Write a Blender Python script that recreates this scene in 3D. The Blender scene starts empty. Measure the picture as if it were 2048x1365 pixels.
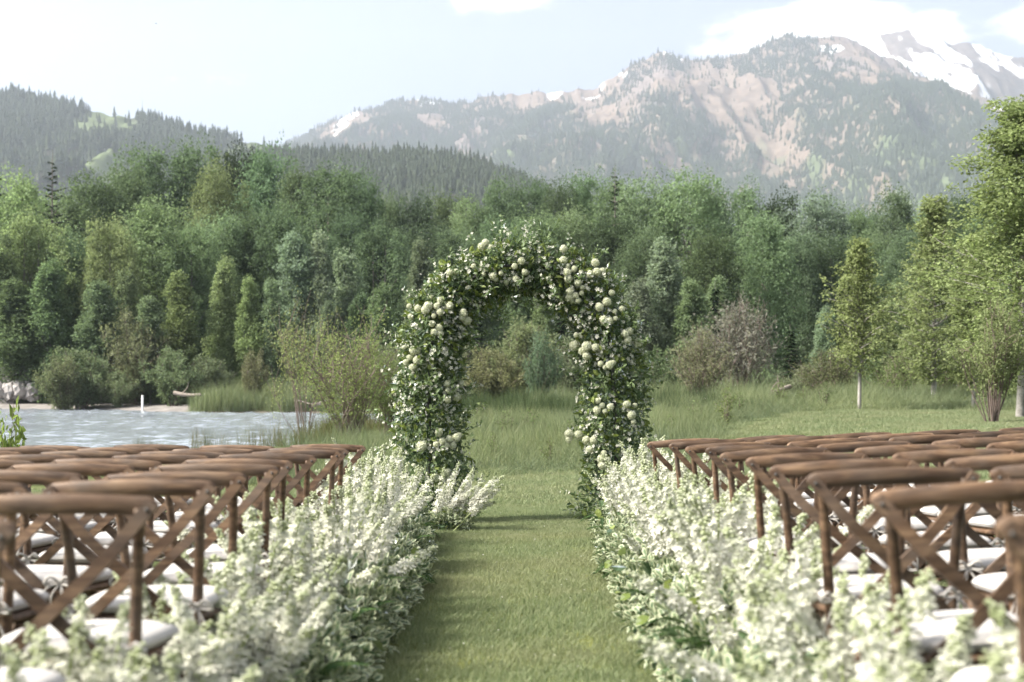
import bpy, math, random
import numpy as np
from mathutils import Vector, Matrix, Euler
R = math.radians
rng = np.random.default_rng(11)
random.seed(5)
scene = bpy.context.scene
col = scene.collection

# ------------------------------------------------------------------ camera
FPX, VX, VY, ZC = 2844.4, 1045.0, 742.0, 1.07     # focal length in photo pixels, vanishing point of the aisle, eye height
cam_d = bpy.data.cameras.new('camera'); cam = bpy.data.objects.new('camera', cam_d); col.objects.link(cam)
cam.location = (0, 0, ZC); cam.rotation_euler = (R(90), 0, 0)
cam_d.lens = 50; cam_d.sensor_width = 36
cam_d.shift_x = (1024 - VX) / 2048; cam_d.shift_y = (VY - 682.5) / 2048
cam_d.clip_start = 0.05; cam_d.clip_end = 30000
cam_d.dof.use_dof = True; cam_d.dof.focus_distance = 13.9; cam_d.dof.aperture_fstop = 2.8
scene.camera = cam

# ------------------------------------------------------------------ light
SUN_DIR = Vector((-1.0, -0.22, 0.95)).normalized()            # towards the sun: from the pond side, a little behind the camera
SUN_EL = math.asin(SUN_DIR.z); SUN_AZ = math.atan2(SUN_DIR.x, SUN_DIR.y)
sd = bpy.data.lights.new('sun', 'SUN'); sun = bpy.data.objects.new('sun', sd); col.objects.link(sun)
sd.energy = 3.5; sd.angle = R(12); sd.color = (1.0, 0.945, 0.86)
sun.rotation_euler = (-SUN_DIR).to_track_quat('-Z', 'Y').to_euler()
sun.location = (-40, 0, 60)
world = bpy.data.worlds.new('World'); scene.world = world; world.use_nodes = True
def build_world():
    nt = world.node_tree; N = nt.nodes; L = nt.links; N.clear()
    out = N.new('ShaderNodeOutputWorld'); bg = N.new('ShaderNodeBackground'); bg.inputs['Strength'].default_value = 0.05
    sky = N.new('ShaderNodeTexSky'); sky.sky_type = 'NISHITA'; sky.sun_disc = False
    sky.sun_elevation = SUN_EL; sky.sun_rotation = SUN_AZ; sky.altitude = 1900; sky.air_density = 1.0; sky.dust_density = 4.5; sky.ozone_density = 1.0
    tc = N.new('ShaderNodeTexCoord')
    mp = N.new('ShaderNodeMapping'); mp.inputs['Scale'].default_value = (1, 1, 2.1); L.new(tc.outputs['Generated'], mp.inputs['Vector'])
    nz = N.new('ShaderNodeTexNoise'); nz.inputs['Scale'].default_value = 7.5; nz.inputs['Detail'].default_value = 9; nz.inputs['Roughness'].default_value = 0.57
    L.new(mp.outputs['Vector'], nz.inputs['Vector'])
    total = nz.outputs['Fac']
    def math_n(op, a, b=None):
        m = N.new('ShaderNodeMath'); m.operation = op
        for i, s in enumerate((a, b)):
            if s is None: continue
            if isinstance(s, (int, float)): m.inputs[i].default_value = s
            else: L.new(s, m.inputs[i])
        return m.outputs[0]
    # cumulus banks: direction of each bank and its angular half-size
    for (px, py, hx, hy, amt) in ((1640, 75, 330, 105, .40), (1000, -18, 165, 72, .36), (20, 0, 170, 55, .20), (2080, 60, 90, 90, .24), (-500, 40, 300, 90, .3), (2700, -60, 260, 90, .3)):
        d = Vector(((px - VX) / FPX, 1, (VY - py) / FPX)).normalized()
        sub = N.new('ShaderNodeVectorMath'); sub.operation = 'SUBTRACT'; L.new(tc.outputs['Generated'], sub.inputs[0]); sub.inputs[1].default_value = d
        sc = N.new('ShaderNodeVectorMath'); sc.operation = 'MULTIPLY'; L.new(sub.outputs[0], sc.inputs[0]); sc.inputs[1].default_value = (FPX / hx, FPX / hx, FPX / hy)
        ln = N.new('ShaderNodeVectorMath'); ln.operation = 'LENGTH'; L.new(sc.outputs[0], ln.inputs[0])
        mr = N.new('ShaderNodeMapRange'); mr.interpolation_type = 'SMOOTHSTEP'; L.new(ln.outputs['Value'], mr.inputs[0])
        mr.inputs[1].default_value = 0.0; mr.inputs[2].default_value = 1.35; mr.inputs[3].default_value = amt; mr.inputs[4].default_value = 0.0
        total = math_n('ADD', total, mr.outputs[0])
    sx = N.new('ShaderNodeSeparateXYZ'); L.new(tc.outputs['Generated'], sx.inputs[0])           # extra cloud cover added overhead, above the view, to raise the sky fill light
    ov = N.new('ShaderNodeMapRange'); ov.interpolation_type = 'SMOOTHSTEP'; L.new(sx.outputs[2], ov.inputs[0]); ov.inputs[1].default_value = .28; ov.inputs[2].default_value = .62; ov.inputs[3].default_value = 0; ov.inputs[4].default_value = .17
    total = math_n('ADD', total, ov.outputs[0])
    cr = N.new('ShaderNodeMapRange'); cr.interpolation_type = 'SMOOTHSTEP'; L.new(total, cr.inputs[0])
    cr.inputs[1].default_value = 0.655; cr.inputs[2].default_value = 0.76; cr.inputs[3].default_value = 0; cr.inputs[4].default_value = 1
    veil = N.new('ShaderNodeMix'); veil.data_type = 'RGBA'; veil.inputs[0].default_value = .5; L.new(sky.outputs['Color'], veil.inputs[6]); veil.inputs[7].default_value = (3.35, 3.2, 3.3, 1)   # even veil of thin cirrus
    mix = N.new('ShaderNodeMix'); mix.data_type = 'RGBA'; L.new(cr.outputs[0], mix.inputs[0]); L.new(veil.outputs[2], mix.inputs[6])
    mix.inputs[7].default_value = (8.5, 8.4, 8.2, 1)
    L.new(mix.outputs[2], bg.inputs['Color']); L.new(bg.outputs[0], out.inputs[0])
build_world()
vs = scene.view_settings; vs.view_transform = 'Standard'; vs.look = 'None'; vs.exposure = 2.33; vs.gamma = 1; vs.use_curve_mapping = False
cy = scene.cycles
cy.use_denoising = True; cy.max_bounces = 6; cy.diffuse_bounces = 4; cy.glossy_bounces = 2; cy.transmission_bounces = 3; cy.transparent_max_bounces = 4; cy.volume_bounces = 1
cy.caustics_reflective = False; cy.caustics_refractive = False; cy.sample_clamp_indirect = 6
scene.render.use_persistent_data = False

# ------------------------------------------------------------------ helpers
def tag(o, label=None, cat=None, group=None, kind=None):
    if label: o['label'] = label
    if cat: o['category'] = cat
    if group: o['group'] = group
    if kind: o['kind'] = kind
    return o
def empty(name, loc=(0, 0, 0), rz=0.0, link=True):
    o = bpy.data.objects.new(name, None); o.empty_display_size = 0.1
    o.location = loc; o.rotation_euler = (0, 0, rz)
    if link: col.objects.link(o)
    return o
def copy_tree(o, parent=None):
    c = o.copy(); col.objects.link(c); c.parent = parent
    if parent is not None: c.matrix_parent_inverse = Matrix.Identity(4)
    for ch in o.children: copy_tree(ch, c)
    return c
def at(px, py, d): return Vector(((px - VX) * d / FPX, d, ZC + (VY - py) * d / FPX))
class MB:
    def __init__(self): self.v = []; self.t = []; self.q = []; self.c = []; self.n = 0
    def add(self, V, tris=None, quads=None, c=None):
        V = np.asarray(V, float).reshape(-1, 3); self.v.append(V)
        if tris is not None and len(tris): self.t.append(np.asarray(tris, np.int64).reshape(-1, 3) + self.n)
        if quads is not None and len(quads): self.q.append(np.asarray(quads, np.int64).reshape(-1, 4) + self.n)
        cc = np.zeros((len(V), 3)) + 0.5
        if c is not None: cc[:] = c
        self.c.append(cc); self.n += len(V)
        return self
    def mesh(self, name, mat, smooth=False):
        V = np.concatenate(self.v) if self.v else np.zeros((0, 3)); C = np.concatenate(self.c) if self.c else np.zeros((0, 3))
        T = np.concatenate(self.t) if self.t else np.zeros((0, 3), np.int64); Q = np.concatenate(self.q) if self.q else np.zeros((0, 4), np.int64)
        me = bpy.data.meshes.new(name); me.vertices.add(len(V)); me.vertices.foreach_set('co', V.astype(np.float32).ravel())
        me.loops.add(T.size + Q.size); me.loops.foreach_set('vertex_index', np.concatenate([T.ravel(), Q.ravel()]).astype(np.int32))
        me.polygons.add(len(T) + len(Q))
        st = np.concatenate([np.arange(len(T)) * 3, T.size + np.arange(len(Q)) * 4]).astype(np.int32)
        me.polygons.foreach_set('loop_start', st)
        me.polygons.foreach_set('use_smooth', np.full(len(st), smooth))
        me.update(calc_edges=True)
        a = me.attributes.new('tint', 'FLOAT_COLOR', 'POINT'); a.data.foreach_set('color', np.hstack([C, np.ones((len(C), 1))]).astype(np.float32).ravel())
        if mat: me.materials.append(mat)
        me.validate(); return me
    def build(self, name, mat, parent=None, smooth=False, link=True):
        o = bpy.data.objects.new(name, self.mesh(name, mat, smooth))
        if link: col.objects.link(o)
        if parent is not None: o.parent = parent
        return o
def unit(a): return a / np.maximum(np.linalg.norm(a, axis=-1, keepdims=True), 1e-9)
def rdir(n): return unit(rng.normal(size=(n, 3)))
def tube(mb, P, rad, sides=8, c=None, cap=True, flat=None, up=None):
    """sweep an ellipse along P; rad scalar or list; flat=(a,b): half-sizes along the frame's two axes, rectangle-ish when given with sides 4"""
    P = np.asarray(P, float); n = len(P); rad = np.full(n, rad) if np.isscalar(rad) else np.asarray(rad, float)
    T = np.gradient(P, axis=0); T = unit(T)
    u = np.array(up if up is not None else ((0, 0, 1) if abs(T[0, 2]) < .9 else (1, 0, 0)), float)
    ang = np.arange(sides) * 2 * np.pi / sides + (np.pi / sides if sides == 4 else 0)
    V = []
    for i in range(n):
        a = unit(np.cross(T[i], u)); b = np.cross(a, T[i]); u = b
        fa, fb = flat if flat else (1, 1)
        if sides == 4: fa *= 1.414; fb *= 1.414
        V.append(P[i] + rad[i] * (np.cos(ang)[:, None] * a * fa + np.sin(ang)[:, None] * b * fb))
    V = np.concatenate(V)
    i, j = np.meshgrid(np.arange(n - 1), np.arange(sides), indexing='ij'); i = i.ravel(); j = j.ravel(); k = (j + 1) % sides
    Q = np.stack([i * sides + j, i * sides + k, (i + 1) * sides + k, (i + 1) * sides + j], 1)
    tr = []
    if cap:
        V = np.vstack([V, P[0], P[-1]]); b0, b1 = n * sides, n * sides + 1
        for s in range(sides): tr += [(b0, (s + 1) % sides, s), (b1, (n - 1) * sides + s, (n - 1) * sides + (s + 1) % sides)]
    mb.add(V, tr, Q, c)
def smoothpath(P, n):
    P = np.asarray(P, float); m = len(P); t = np.linspace(0, m - 1, n); out = []
    for s in t:
        i = min(int(s), m - 2); f = s - i; p0 = P[max(i - 1, 0)]; p1 = P[i]; p2 = P[i + 1]; p3 = P[min(i + 2, m - 1)]
        out.append(.5 * ((2 * p1) + (-p0 + p2) * f + (2 * p0 - 5 * p1 + 4 * p2 - p3) * f * f + (-p0 + 3 * p1 - 3 * p2 + p3) * f ** 3))
    return np.array(out)
def leaves(mb, P, axis, nrm, ln, wd, fold=.25, tint=None, six=False, edge=None):
    """leaf blades: P base points, axis towards the tip, nrm blade normal; the tint is per leaf"""
    n = len(P); axis = unit(axis); side = unit(np.cross(axis, nrm)); nn = np.cross(side, axis)
    ln = np.broadcast_to(ln, n)[:, None]; wd = np.broadcast_to(wd, n)[:, None]
    if tint is None: tint = rng.random(n)
    if not six:
        V = np.stack([P, P + axis * ln * .5 + side * wd * .5 + nn * wd * fold, P + axis * ln - nn * ln * .08, P + axis * ln * .5 - side * wd * .5 + nn * wd * fold], 1).reshape(-1, 3)
        b = np.arange(n)[:, None] * 4; T = np.concatenate([b + [0, 1, 2], b + [0, 2, 3]])
        c = np.repeat(np.stack([tint, np.zeros(n), rng.random(n)], 1), 4, 0); mb.add(V, T, None, c)
    else:
        V = np.stack([P, P + axis * ln * .3 + side * wd * .42 + nn * wd * fold, P + axis * ln * .68 + side * wd * .46 + nn * wd * fold * .8,
                      P + axis * ln - nn * ln * .12, P + axis * ln * .68 - side * wd * .46 + nn * wd * fold * .8, P + axis * ln * .3 - side * wd * .42 + nn * wd * fold,
                      P + axis * ln * .5], 1).reshape(-1, 3)
        b = np.arange(n)[:, None] * 7; Q = np.concatenate([b + [0, 1, 2, 6], b + [6, 2, 3, 4], b + [0, 6, 4, 5]])
        e = np.tile([.35, 1, 1, .9, 1, 1, 0], n)
        c = np.stack([np.repeat(tint, 7), e, np.repeat(rng.random(n), 7)], 1); mb.add(V, None, Q, c)
# value noise
_perm = np.random.default_rng(3).random((256, 256))
def vnoise(x, y):
    xi = np.floor(x).astype(int); yi = np.floor(y).astype(int); fx = x - xi; fy = y - yi
    fx = fx * fx * (3 - 2 * fx); fy = fy * fy * (3 - 2 * fy); g = lambda a, b: _perm[a & 255, b & 255]
    return (g(xi, yi) * (1 - fx) + g(xi + 1, yi) * fx) * (1 - fy) + (g(xi, yi + 1) * (1 - fx) + g(xi + 1, yi + 1) * fx) * fy
def fbm(x, y, o=5, gain=.5):
    s = 0; a = 1; t = 0; x = np.asarray(x, float); y = np.asarray(y, float)
    for i in range(o): s = s + a * vnoise(x * 2 ** i + 17 * i, y * 2 ** i + 31 * i); t += a; a *= gain
    return s / t
def sstep(a, b, x): t = np.clip((np.asarray(x, float) - a) / (b - a), 0, 1); return t * t * (3 - 2 * t)

# ------------------------------------------------------------------ materials
def newmat(name):
    m = bpy.data.materials.new(name); m.use_nodes = True; nt = m.node_tree; nt.nodes.clear(); return m, nt.nodes, nt.links
def leaf_mat(name, c0=None, c1=None, patch=None, edge=None, trans=.35, gloss=.0, usecolor=False, spread=.55, tcol=(1.0, 1.05, .8)):
    """leaf shader: colour between c0 and c1 per leaf (or the object's own colour), thin and translucent"""
    m, N, L = newmat(name); out = N.new('ShaderNodeOutputMaterial')
    at_ = N.new('ShaderNodeAttribute'); at_.attribute_name = 'tint'; sp = N.new('ShaderNodeSeparateColor'); L.new(at_.outputs['Color'], sp.inputs[0])
    if usecolor:
        oi = N.new('ShaderNodeObjectInfo'); mr = N.new('ShaderNodeMapRange'); L.new(sp.outputs[0], mr.inputs[0]); mr.inputs[3].default_value = 1 - spread; mr.inputs[4].default_value = 1 + spread
        mul = N.new('ShaderNodeVectorMath'); mul.operation = 'SCALE'; L.new(oi.outputs['Color'], mul.inputs[0]); L.new(mr.outputs[0], mul.inputs['Scale']); c = mul.outputs[0]
    else:
        mx = N.new('ShaderNodeMix'); mx.data_type = 'RGBA'; L.new(sp.outputs[0], mx.inputs[0]); mx.inputs[6].default_value = (*c0, 1); mx.inputs[7].default_value = (*c1, 1); c = mx.outputs[2]
    if patch:                                              # dry, trodden or lusher patches of the sward
        g = N.new('ShaderNodeNewGeometry'); nz = N.new('ShaderNodeTexNoise'); nz.inputs['Scale'].default_value = patch[1]; nz.inputs['Detail'].default_value = 5; nz.inputs['Roughness'].default_value = .6; L.new(g.outputs['Position'], nz.inputs['Vector'])
        mr = N.new('ShaderNodeMapRange'); L.new(nz.outputs['Fac'], mr.inputs[0]); mr.inputs[1].default_value = .42; mr.inputs[2].default_value = .68; mr.inputs[4].default_value = patch[2]
        m2 = N.new('ShaderNodeMix'); m2.data_type = 'RGBA'; L.new(mr.outputs[0], m2.inputs[0]); L.new(c, m2.inputs[6]); m2.inputs[7].default_value = (*patch[0], 1); c = m2.outputs[2]
    if edge:
        mr = N.new('ShaderNodeMapRange'); L.new(sp.outputs[1], mr.inputs[0]); mr.inputs[1].default_value = .45; mr.inputs[2].default_value = .8
        m2 = N.new('ShaderNodeMix'); m2.data_type = 'RGBA'; L.new(mr.outputs[0], m2.inputs[0]); L.new(c, m2.inputs[6]); m2.inputs[7].default_value = (*edge, 1); c = m2.outputs[2]
    df = N.new('ShaderNodeBsdfDiffuse'); L.new(c, df.inputs['Color']); tr = N.new('ShaderNodeBsdfTranslucent')
    tm = N.new('ShaderNodeVectorMath'); tm.operation = 'MULTIPLY'; L.new(c, tm.inputs[0]); tm.inputs[1].default_value = tcol; L.new(tm.outputs[0], tr.inputs['Color'])
    ms = N.new('ShaderNodeMixShader'); ms.inputs[0].default_value = trans; L.new(df.outputs[0], ms.inputs[1]); L.new(tr.outputs[0], ms.inputs[2]); s = ms.outputs[0]
    if gloss:
        gl = N.new('ShaderNodeBsdfGlossy'); gl.inputs['Roughness'].default_value = .42; gl.inputs['Color'].default_value = (.9, .95, 1, 1)
        fr = N.new('ShaderNodeFresnel'); fr.inputs['IOR'].default_value = 1.38; ml = N.new('ShaderNodeMath'); ml.operation = 'MULTIPLY'; L.new(fr.outputs[0], ml.inputs[0]); ml.inputs[1].default_value = gloss
        m3 = N.new('ShaderNodeMixShader'); L.new(ml.outputs[0], m3.inputs[0]); L.new(s, m3.inputs[1]); L.new(gl.outputs[0], m3.inputs[2]); s = m3.outputs[0]
    L.new(s, out.inputs[0]); return m
def rough_mat(name, c0, c1, scale=6, rough=.85, stretch=(1, 1, 1), bump=.3, detail=6, spec=.25, objrand=0.0, tintmul=False):
    m, N, L = newmat(name); out = N.new('ShaderNodeOutputMaterial'); p = N.new('ShaderNodeBsdfPrincipled'); L.new(p.outputs[0], out.inputs[0])
    tc = N.new('ShaderNodeTexCoord'); mp = N.new('ShaderNodeMapping'); mp.inputs['Scale'].default_value = stretch; L.new(tc.outputs['Object'], mp.inputs[0])
    nz = N.new('ShaderNodeTexNoise'); nz.inputs['Scale'].default_value = scale; nz.inputs['Detail'].default_value = detail; nz.inputs['Roughness'].default_value = .65; L.new(mp.outputs[0], nz.inputs['Vector'])
    rp = N.new('ShaderNodeMapRange'); rp.inputs[1].default_value = .3; rp.inputs[2].default_value = .7; L.new(nz.outputs['Fac'], rp.inputs[0])
    mx = N.new('ShaderNodeMix'); mx.data_type = 'RGBA'; L.new(rp.outputs[0], mx.inputs[0]); mx.inputs[6].default_value = (*c0, 1); mx.inputs[7].default_value = (*c1, 1); c = mx.outputs[2]
    if objrand:
        oi = N.new('ShaderNodeObjectInfo'); mr = N.new('ShaderNodeMapRange'); L.new(oi.outputs['Random'], mr.inputs[0]); mr.inputs[3].default_value = 1 - objrand; mr.inputs[4].default_value = 1 + objrand
        sc = N.new('ShaderNodeVectorMath'); sc.operation = 'SCALE'; L.new(c, sc.inputs[0]); L.new(mr.outputs[0], sc.inputs['Scale']); c = sc.outputs[0]
    L.new(c, p.inputs['Base Color']); p.inputs['Roughness'].default_value = rough; p.inputs['Specular IOR Level'].default_value = spec
    if bump:
        bp = N.new('ShaderNodeBump'); bp.inputs['Strength'].default_value = bump; bp.inputs['Distance'].default_value = .02; L.new(nz.outputs['Fac'], bp.inputs['Height']); L.new(bp.outputs[0], p.inputs['Normal'])
    return m
def attr_mat(name, rough=.95, nscale=None, amount=.25):
    """colour straight from the mesh's own colour attribute (what grows or lies there), broken up by noise"""
    m, N, L = newmat(name); out = N.new('ShaderNodeOutputMaterial'); p = N.new('ShaderNodeBsdfDiffuse'); L.new(p.outputs[0], out.inputs[0])
    a = N.new('ShaderNodeAttribute'); a.attribute_name = 'tint'; c = a.outputs['Color']
    if nscale:
        g = N.new('ShaderNodeNewGeometry'); nz = N.new('ShaderNodeTexNoise'); nz.inputs['Scale'].default_value = nscale; nz.inputs['Detail'].default_value = 8; L.new(g.outputs['Position'], nz.inputs['Vector'])
        mr = N.new('ShaderNodeMapRange'); mr.inputs[1].default_value = .25; mr.inputs[2].default_value = .75; mr.inputs[3].default_value = 1 - amount; mr.inputs[4].default_value = 1 + amount; L.new(nz.outputs['Fac'], mr.inputs[0])
        sc = N.new('ShaderNodeVectorMath'); sc.operation = 'SCALE'; L.new(c, sc.inputs[0]); L.new(mr.outputs[0], sc.inputs['Scale']); c = sc.outputs[0]
    L.new(c, p.inputs['Color']); return m
M = {}
M['tree'] = leaf_mat('tree_leaf', usecolor=True, trans=.5, spread=.5)
M['shrub'] = leaf_mat('shrub_leaf', usecolor=True, trans=.45, spread=.5)
M['bark'] = rough_mat('bark', (.10, .085, .07), (.24, .22, .20), 5, .95, (3, 3, .6), .5)
M['palebark'] = rough_mat('pale_bark', (.16, .145, .125), (.36, .34, .31), 4, .9, (2, 2, 1.5), .3)
M['twig'] = rough_mat('twig', (.10, .075, .06), (.20, .155, .135), 9, .95, (1, 1, 1), .2)
M['lawn'] = leaf_mat('lawn_blade', (.135, .182, .092), (.32, .34, .205), patch=((.33, .30, .19), .75, .38), trans=.42)
M['meadow'] = leaf_mat('meadow_blade', (.115, .16, .075), (.30, .31, .18), patch=((.10, .13, .085), .35, .75), trans=.42)
M['reed'] = leaf_mat('reed_blade', (.035, .06, .03), (.09, .11, .05), trans=.25)
M['dryreed'] = leaf_mat('dry_reed_blade', (.06, .08, .03), (.20, .17, .08), trans=.25)
M['archleaf'] = leaf_mat('arch_leaf', (.06, .098, .045), (.19, .245, .105), trans=.4, gloss=.45)
M['variegated'] = leaf_mat('variegated_leaf', (.075, .12, .06), (.14, .19, .09), edge=(.42, .44, .29), trans=.25, gloss=.4)
M['darkleaf'] = leaf_mat('dark_leaf', (.04, .07, .035), (.09, .135, .06), trans=.3, gloss=.4)
M['limeleaf'] = leaf_mat('lime_leaf', (.12, .16, .035), (.20, .24, .07), trans=.35, gloss=.3)
M['fern'] = leaf_mat('fern_leaf', (.03, .06, .025), (.07, .11, .04), trans=.3)
M['stem'] = leaf_mat('green_stem', (.08, .13, .045), (.14, .19, .07), trans=.0)
M['spruce'] = leaf_mat('spruce_needle', (.016, .03, .016), (.045, .065, .03), trans=.1)
M['ground'] = attr_mat('ground_soil_and_turf', nscale=1.7, amount=.3)
M['mountain'] = attr_mat('mountain_slope', nscale=.045, amount=.32)
def petal_mat(name, base, deep, trans=.35):
    m, N, L = newmat(name); out = N.new('ShaderNodeOutputMaterial'); at_ = N.new('ShaderNodeAttribute'); at_.attribute_name = 'tint'; sp = N.new('ShaderNodeSeparateColor'); L.new(at_.outputs['Color'], sp.inputs[0])
    mx = N.new('ShaderNodeMix'); mx.data_type = 'RGBA'; L.new(sp.outputs[0], mx.inputs[0]); mx.inputs[6].default_value = (*deep, 1); mx.inputs[7].default_value = (*base, 1)
    df = N.new('ShaderNodeBsdfDiffuse'); tr = N.new('ShaderNodeBsdfTranslucent'); L.new(mx.outputs[2], df.inputs[0]); L.new(mx.outputs[2], tr.inputs[0])
    ms = N.new('ShaderNodeMixShader'); ms.inputs[0].default_value = trans; L.new(df.outputs[0], ms.inputs[1]); L.new(tr.outputs[0], ms.inputs[2]); L.new(ms.outputs[0], out.inputs[0]); return m
M['petal'] = petal_mat('white_petal', (.65, .635, .575), (.34, .39, .19))
M['snowball'] = petal_mat('snowball_petal', (.70, .69, .575), (.40, .44, .23), .3)
M['blossom'] = petal_mat('blossom_petal', (.68, .67, .60), (.45, .45, .28), .3)

# ------------------------------------------------------------------ ground
WATER_Z = -1.10
SHORE = [(-90, 27), (-40, 29), (-22, 31), (-14, 32.5), (-8.6, 35), (-6.7, 40), (-6.1, 48), (-6.6, 55), (-4.5, 60), (-2.5, 66), (-4.5, 70), (-8, 71.5), (-11, 73.5), (-17, 74), (-19.5, 76), (-24, 80), (-34, 82.5), (-60, 83), (-90, 83)]
SH = np.array(SHORE)
def pond_dist(x, y):
    """signed distance to the pond's edge, negative inside"""
    x = np.asarray(x, float); y = np.asarray(y, float); d = np.full(x.shape, 1e9); ins = np.zeros(x.shape, bool); n = len(SH)
    for i in range(n):
        a = SH[i]; b = SH[(i + 1) % n]; e = b - a; t = np.clip(((x - a[0]) * e[0] + (y - a[1]) * e[1]) / (e @ e), 0, 1)
        d = np.minimum(d, np.hypot(x - a[0] - t * e[0], y - a[1] - t * e[1]))
        cond = ((a[1] > y) != (b[1] > y)); xx = (b[0] - a[0]) * (y - a[1]) / (b[1] - a[1] + 1e-12) + a[0]; ins ^= cond & (x < xx)
    return np.where(ins, -d, d)
def h(x, y):
    x = np.asarray(x, float); y = np.asarray(y, float)
    yy = np.where(y < 26, y, 26 + (1 - np.exp(-(np.maximum(y, 26) - 26) / 3.0)) * 3.0)
    z = -0.032 * yy
    xr = np.clip(x, 0, 7)
    z = z + .034 * xr * sstep(70, 45, y)
    z = z + .62 * sstep(3, 9.5, x) * sstep(12, 26, y) * sstep(75, 46, y) + .10 * np.exp(-((x - 6.4) / 2.0) ** 2 - ((y - 27) / 4) ** 2)
    z = z + .25 * sstep(60, 130, y)
    z = z + (fbm(x * .35, y * .35, 3) - .5) * .10 * sstep(16, 30, y)
    d = pond_dist(x, y)
    z = np.where(d < 2.2, np.minimum(z, WATER_Z + .02 + d * .16), z)
    z = np.maximum(z, np.where(d < 0, WATER_Z - .9, -5))
    return z
def hz(x, y): return float(h(np.array([x]), np.array([y]))[0])
def lawn_edge(x):
    """distance of the mown edge from the camera"""
    x = np.asarray(x, float); return 24.6 + .9 * np.sin(x * .9) + 15 * sstep(3.0, 6.4, x) + np.where(x < -1.6, -4.5 * sstep(-1.6, -4, x), 0)
def warp(lo, hi, n, k): 
    t = np.linspace(-1, 1, n) if lo < 0 else np.linspace(0, 1, n); s = np.sinh(t * k) / np.sinh(k)
    return np.where(s < 0, -s * lo, s * hi) if lo < 0 else lo + s * (hi - lo)
gx = warp(-5000, 5000, 281, 8.2); gy = np.concatenate([np.linspace(-25, -1, 10), warp(0, 5200, 330, 6.5)])
X, Y = np.meshgrid(gx, gy); Z = h(X, Y)
mb = MB(); ny, nx = X.shape
i, j = np.meshgrid(np.arange(ny - 1), np.arange(nx - 1), indexing='ij'); a = (i * nx + j).ravel(); Q = np.stack([a, a + 1, a + nx + 1, a + nx], 1)
n1 = fbm(X * .25, Y * .25, 4)[..., None]; lawnc = np.array([.075, .10, .034]) * (.75 + .5 * n1) + np.array([.03, .012, .004]) * sstep(.5, .7, n1)
mead = np.array([.075, .088, .038]) * (.7 + .6 * n1); islawn = (Y < lawn_edge(X))[..., None]
C = np.where(islawn, lawnc, mead)
pd = pond_dist(X, Y)[..., None]; mud = np.array([.13, .115, .095]); far = (Y > 58)[..., None] & (X < -13)[..., None]
C = np.where(pd < .6, mud, C)
C = np.where(far & (pd < 4.5) & (X < -17.5)[..., None], np.array([.20, .185, .17]) * (.8 + .4 * n1), C)   # pale gravel strand
ground = mb.add(np.stack([X, Y, Z], -1).reshape(-1, 3), None, Q, C.reshape(-1, 3)).build('ground', M['ground'], smooth=True); tag(ground, 'lawn and meadow ground falling gently towards the pond', 'ground', kind='structure')

# pond
m, N, L = newmat('pond_water'); out = N.new('ShaderNodeOutputMaterial'); p = N.new('ShaderNodeBsdfPrincipled'); L.new(p.outputs[0], out.inputs[0])
p.inputs['Base Color'].default_value = (.22, .245, .27, 1); p.inputs['Roughness'].default_value = .10; p.inputs['IOR'].default_value = 1.33; p.inputs['Specular IOR Level'].default_value = .5
g = N.new('ShaderNodeNewGeometry'); mp = N.new('ShaderNodeMapping'); mp.inputs['Scale'].default_value = (1.0, 1.6, 1); L.new(g.outputs['Position'], mp.inputs[0])
nz = N.new('ShaderNodeTexNoise'); nz.inputs['Scale'].default_value = 5; nz.inputs['Detail'].default_value = 3; nz.inputs['Distortion'].default_value = .6; L.new(mp.outputs[0], nz.inputs['Vector'])
bp = N.new('ShaderNodeBump'); bp.inputs['Strength'].default_value = 1.0; bp.inputs['Distance'].default_value = .010; L.new(nz.outputs['Fac'], bp.inputs['Height']); L.new(bp.outputs[0], p.inputs['Normal'])
wr = np.random.default_rng(8)
def pond_grid(x0, x1, y0, y1, st):
    ax_ = np.arange(x0, x1 + st * .5, st); ay_ = np.arange(y0, y1 + st * .5, st); WX, WY = np.meshgrid(ax_, ay_); WZ = np.zeros(WX.shape)
    for q in range(16):                                          # wind ripples
        lam = .40 * 1.085 ** q; th = R(70) + wr.normal(0, .6); kk = 2 * np.pi / lam; WZ += .030 / kk * 1.7 * np.sin(kk * (WX * math.cos(th) + WY * math.sin(th)) + wr.random() * 6.28 + 2.5 * fbm(WX * .3 + q, WY * .3, 2))
    WZ *= .55 + .9 * fbm(WX * .12, WY * .25, 3); edge_ = np.minimum(np.minimum(WX - x0, x1 - WX), np.minimum(WY - y0, y1 - WY)); WZ *= sstep(0, .6, edge_)
    n_ = len(ax_); i, j = np.meshgrid(np.arange(len(ay_) - 1), np.arange(n_ - 1), indexing='ij'); a = (i * n_ + j).ravel()
    mb.add(np.stack([WX, WY, WATER_Z + WZ], -1).reshape(-1, 3), None, np.stack([a, a + 1, a + n_ + 1, a + n_], 1))
mb = MB(); pond_grid(-32, -1.6, 30, 84.4, .17)
mb.add([(-91, 26, WATER_Z), (-32, 26, WATER_Z), (-32, 84.4, WATER_Z), (-91, 84.4, WATER_Z), (-1.6, 26, WATER_Z), (-1.6, 30, WATER_Z), (-32, 30, WATER_Z)], None, [(0, 1, 2, 3), (1, 4, 5, 6)])
pond = mb.build('pond_water', m, smooth=True); tag(pond, 'rippled pale pond water', 'water', kind='structure')

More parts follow.
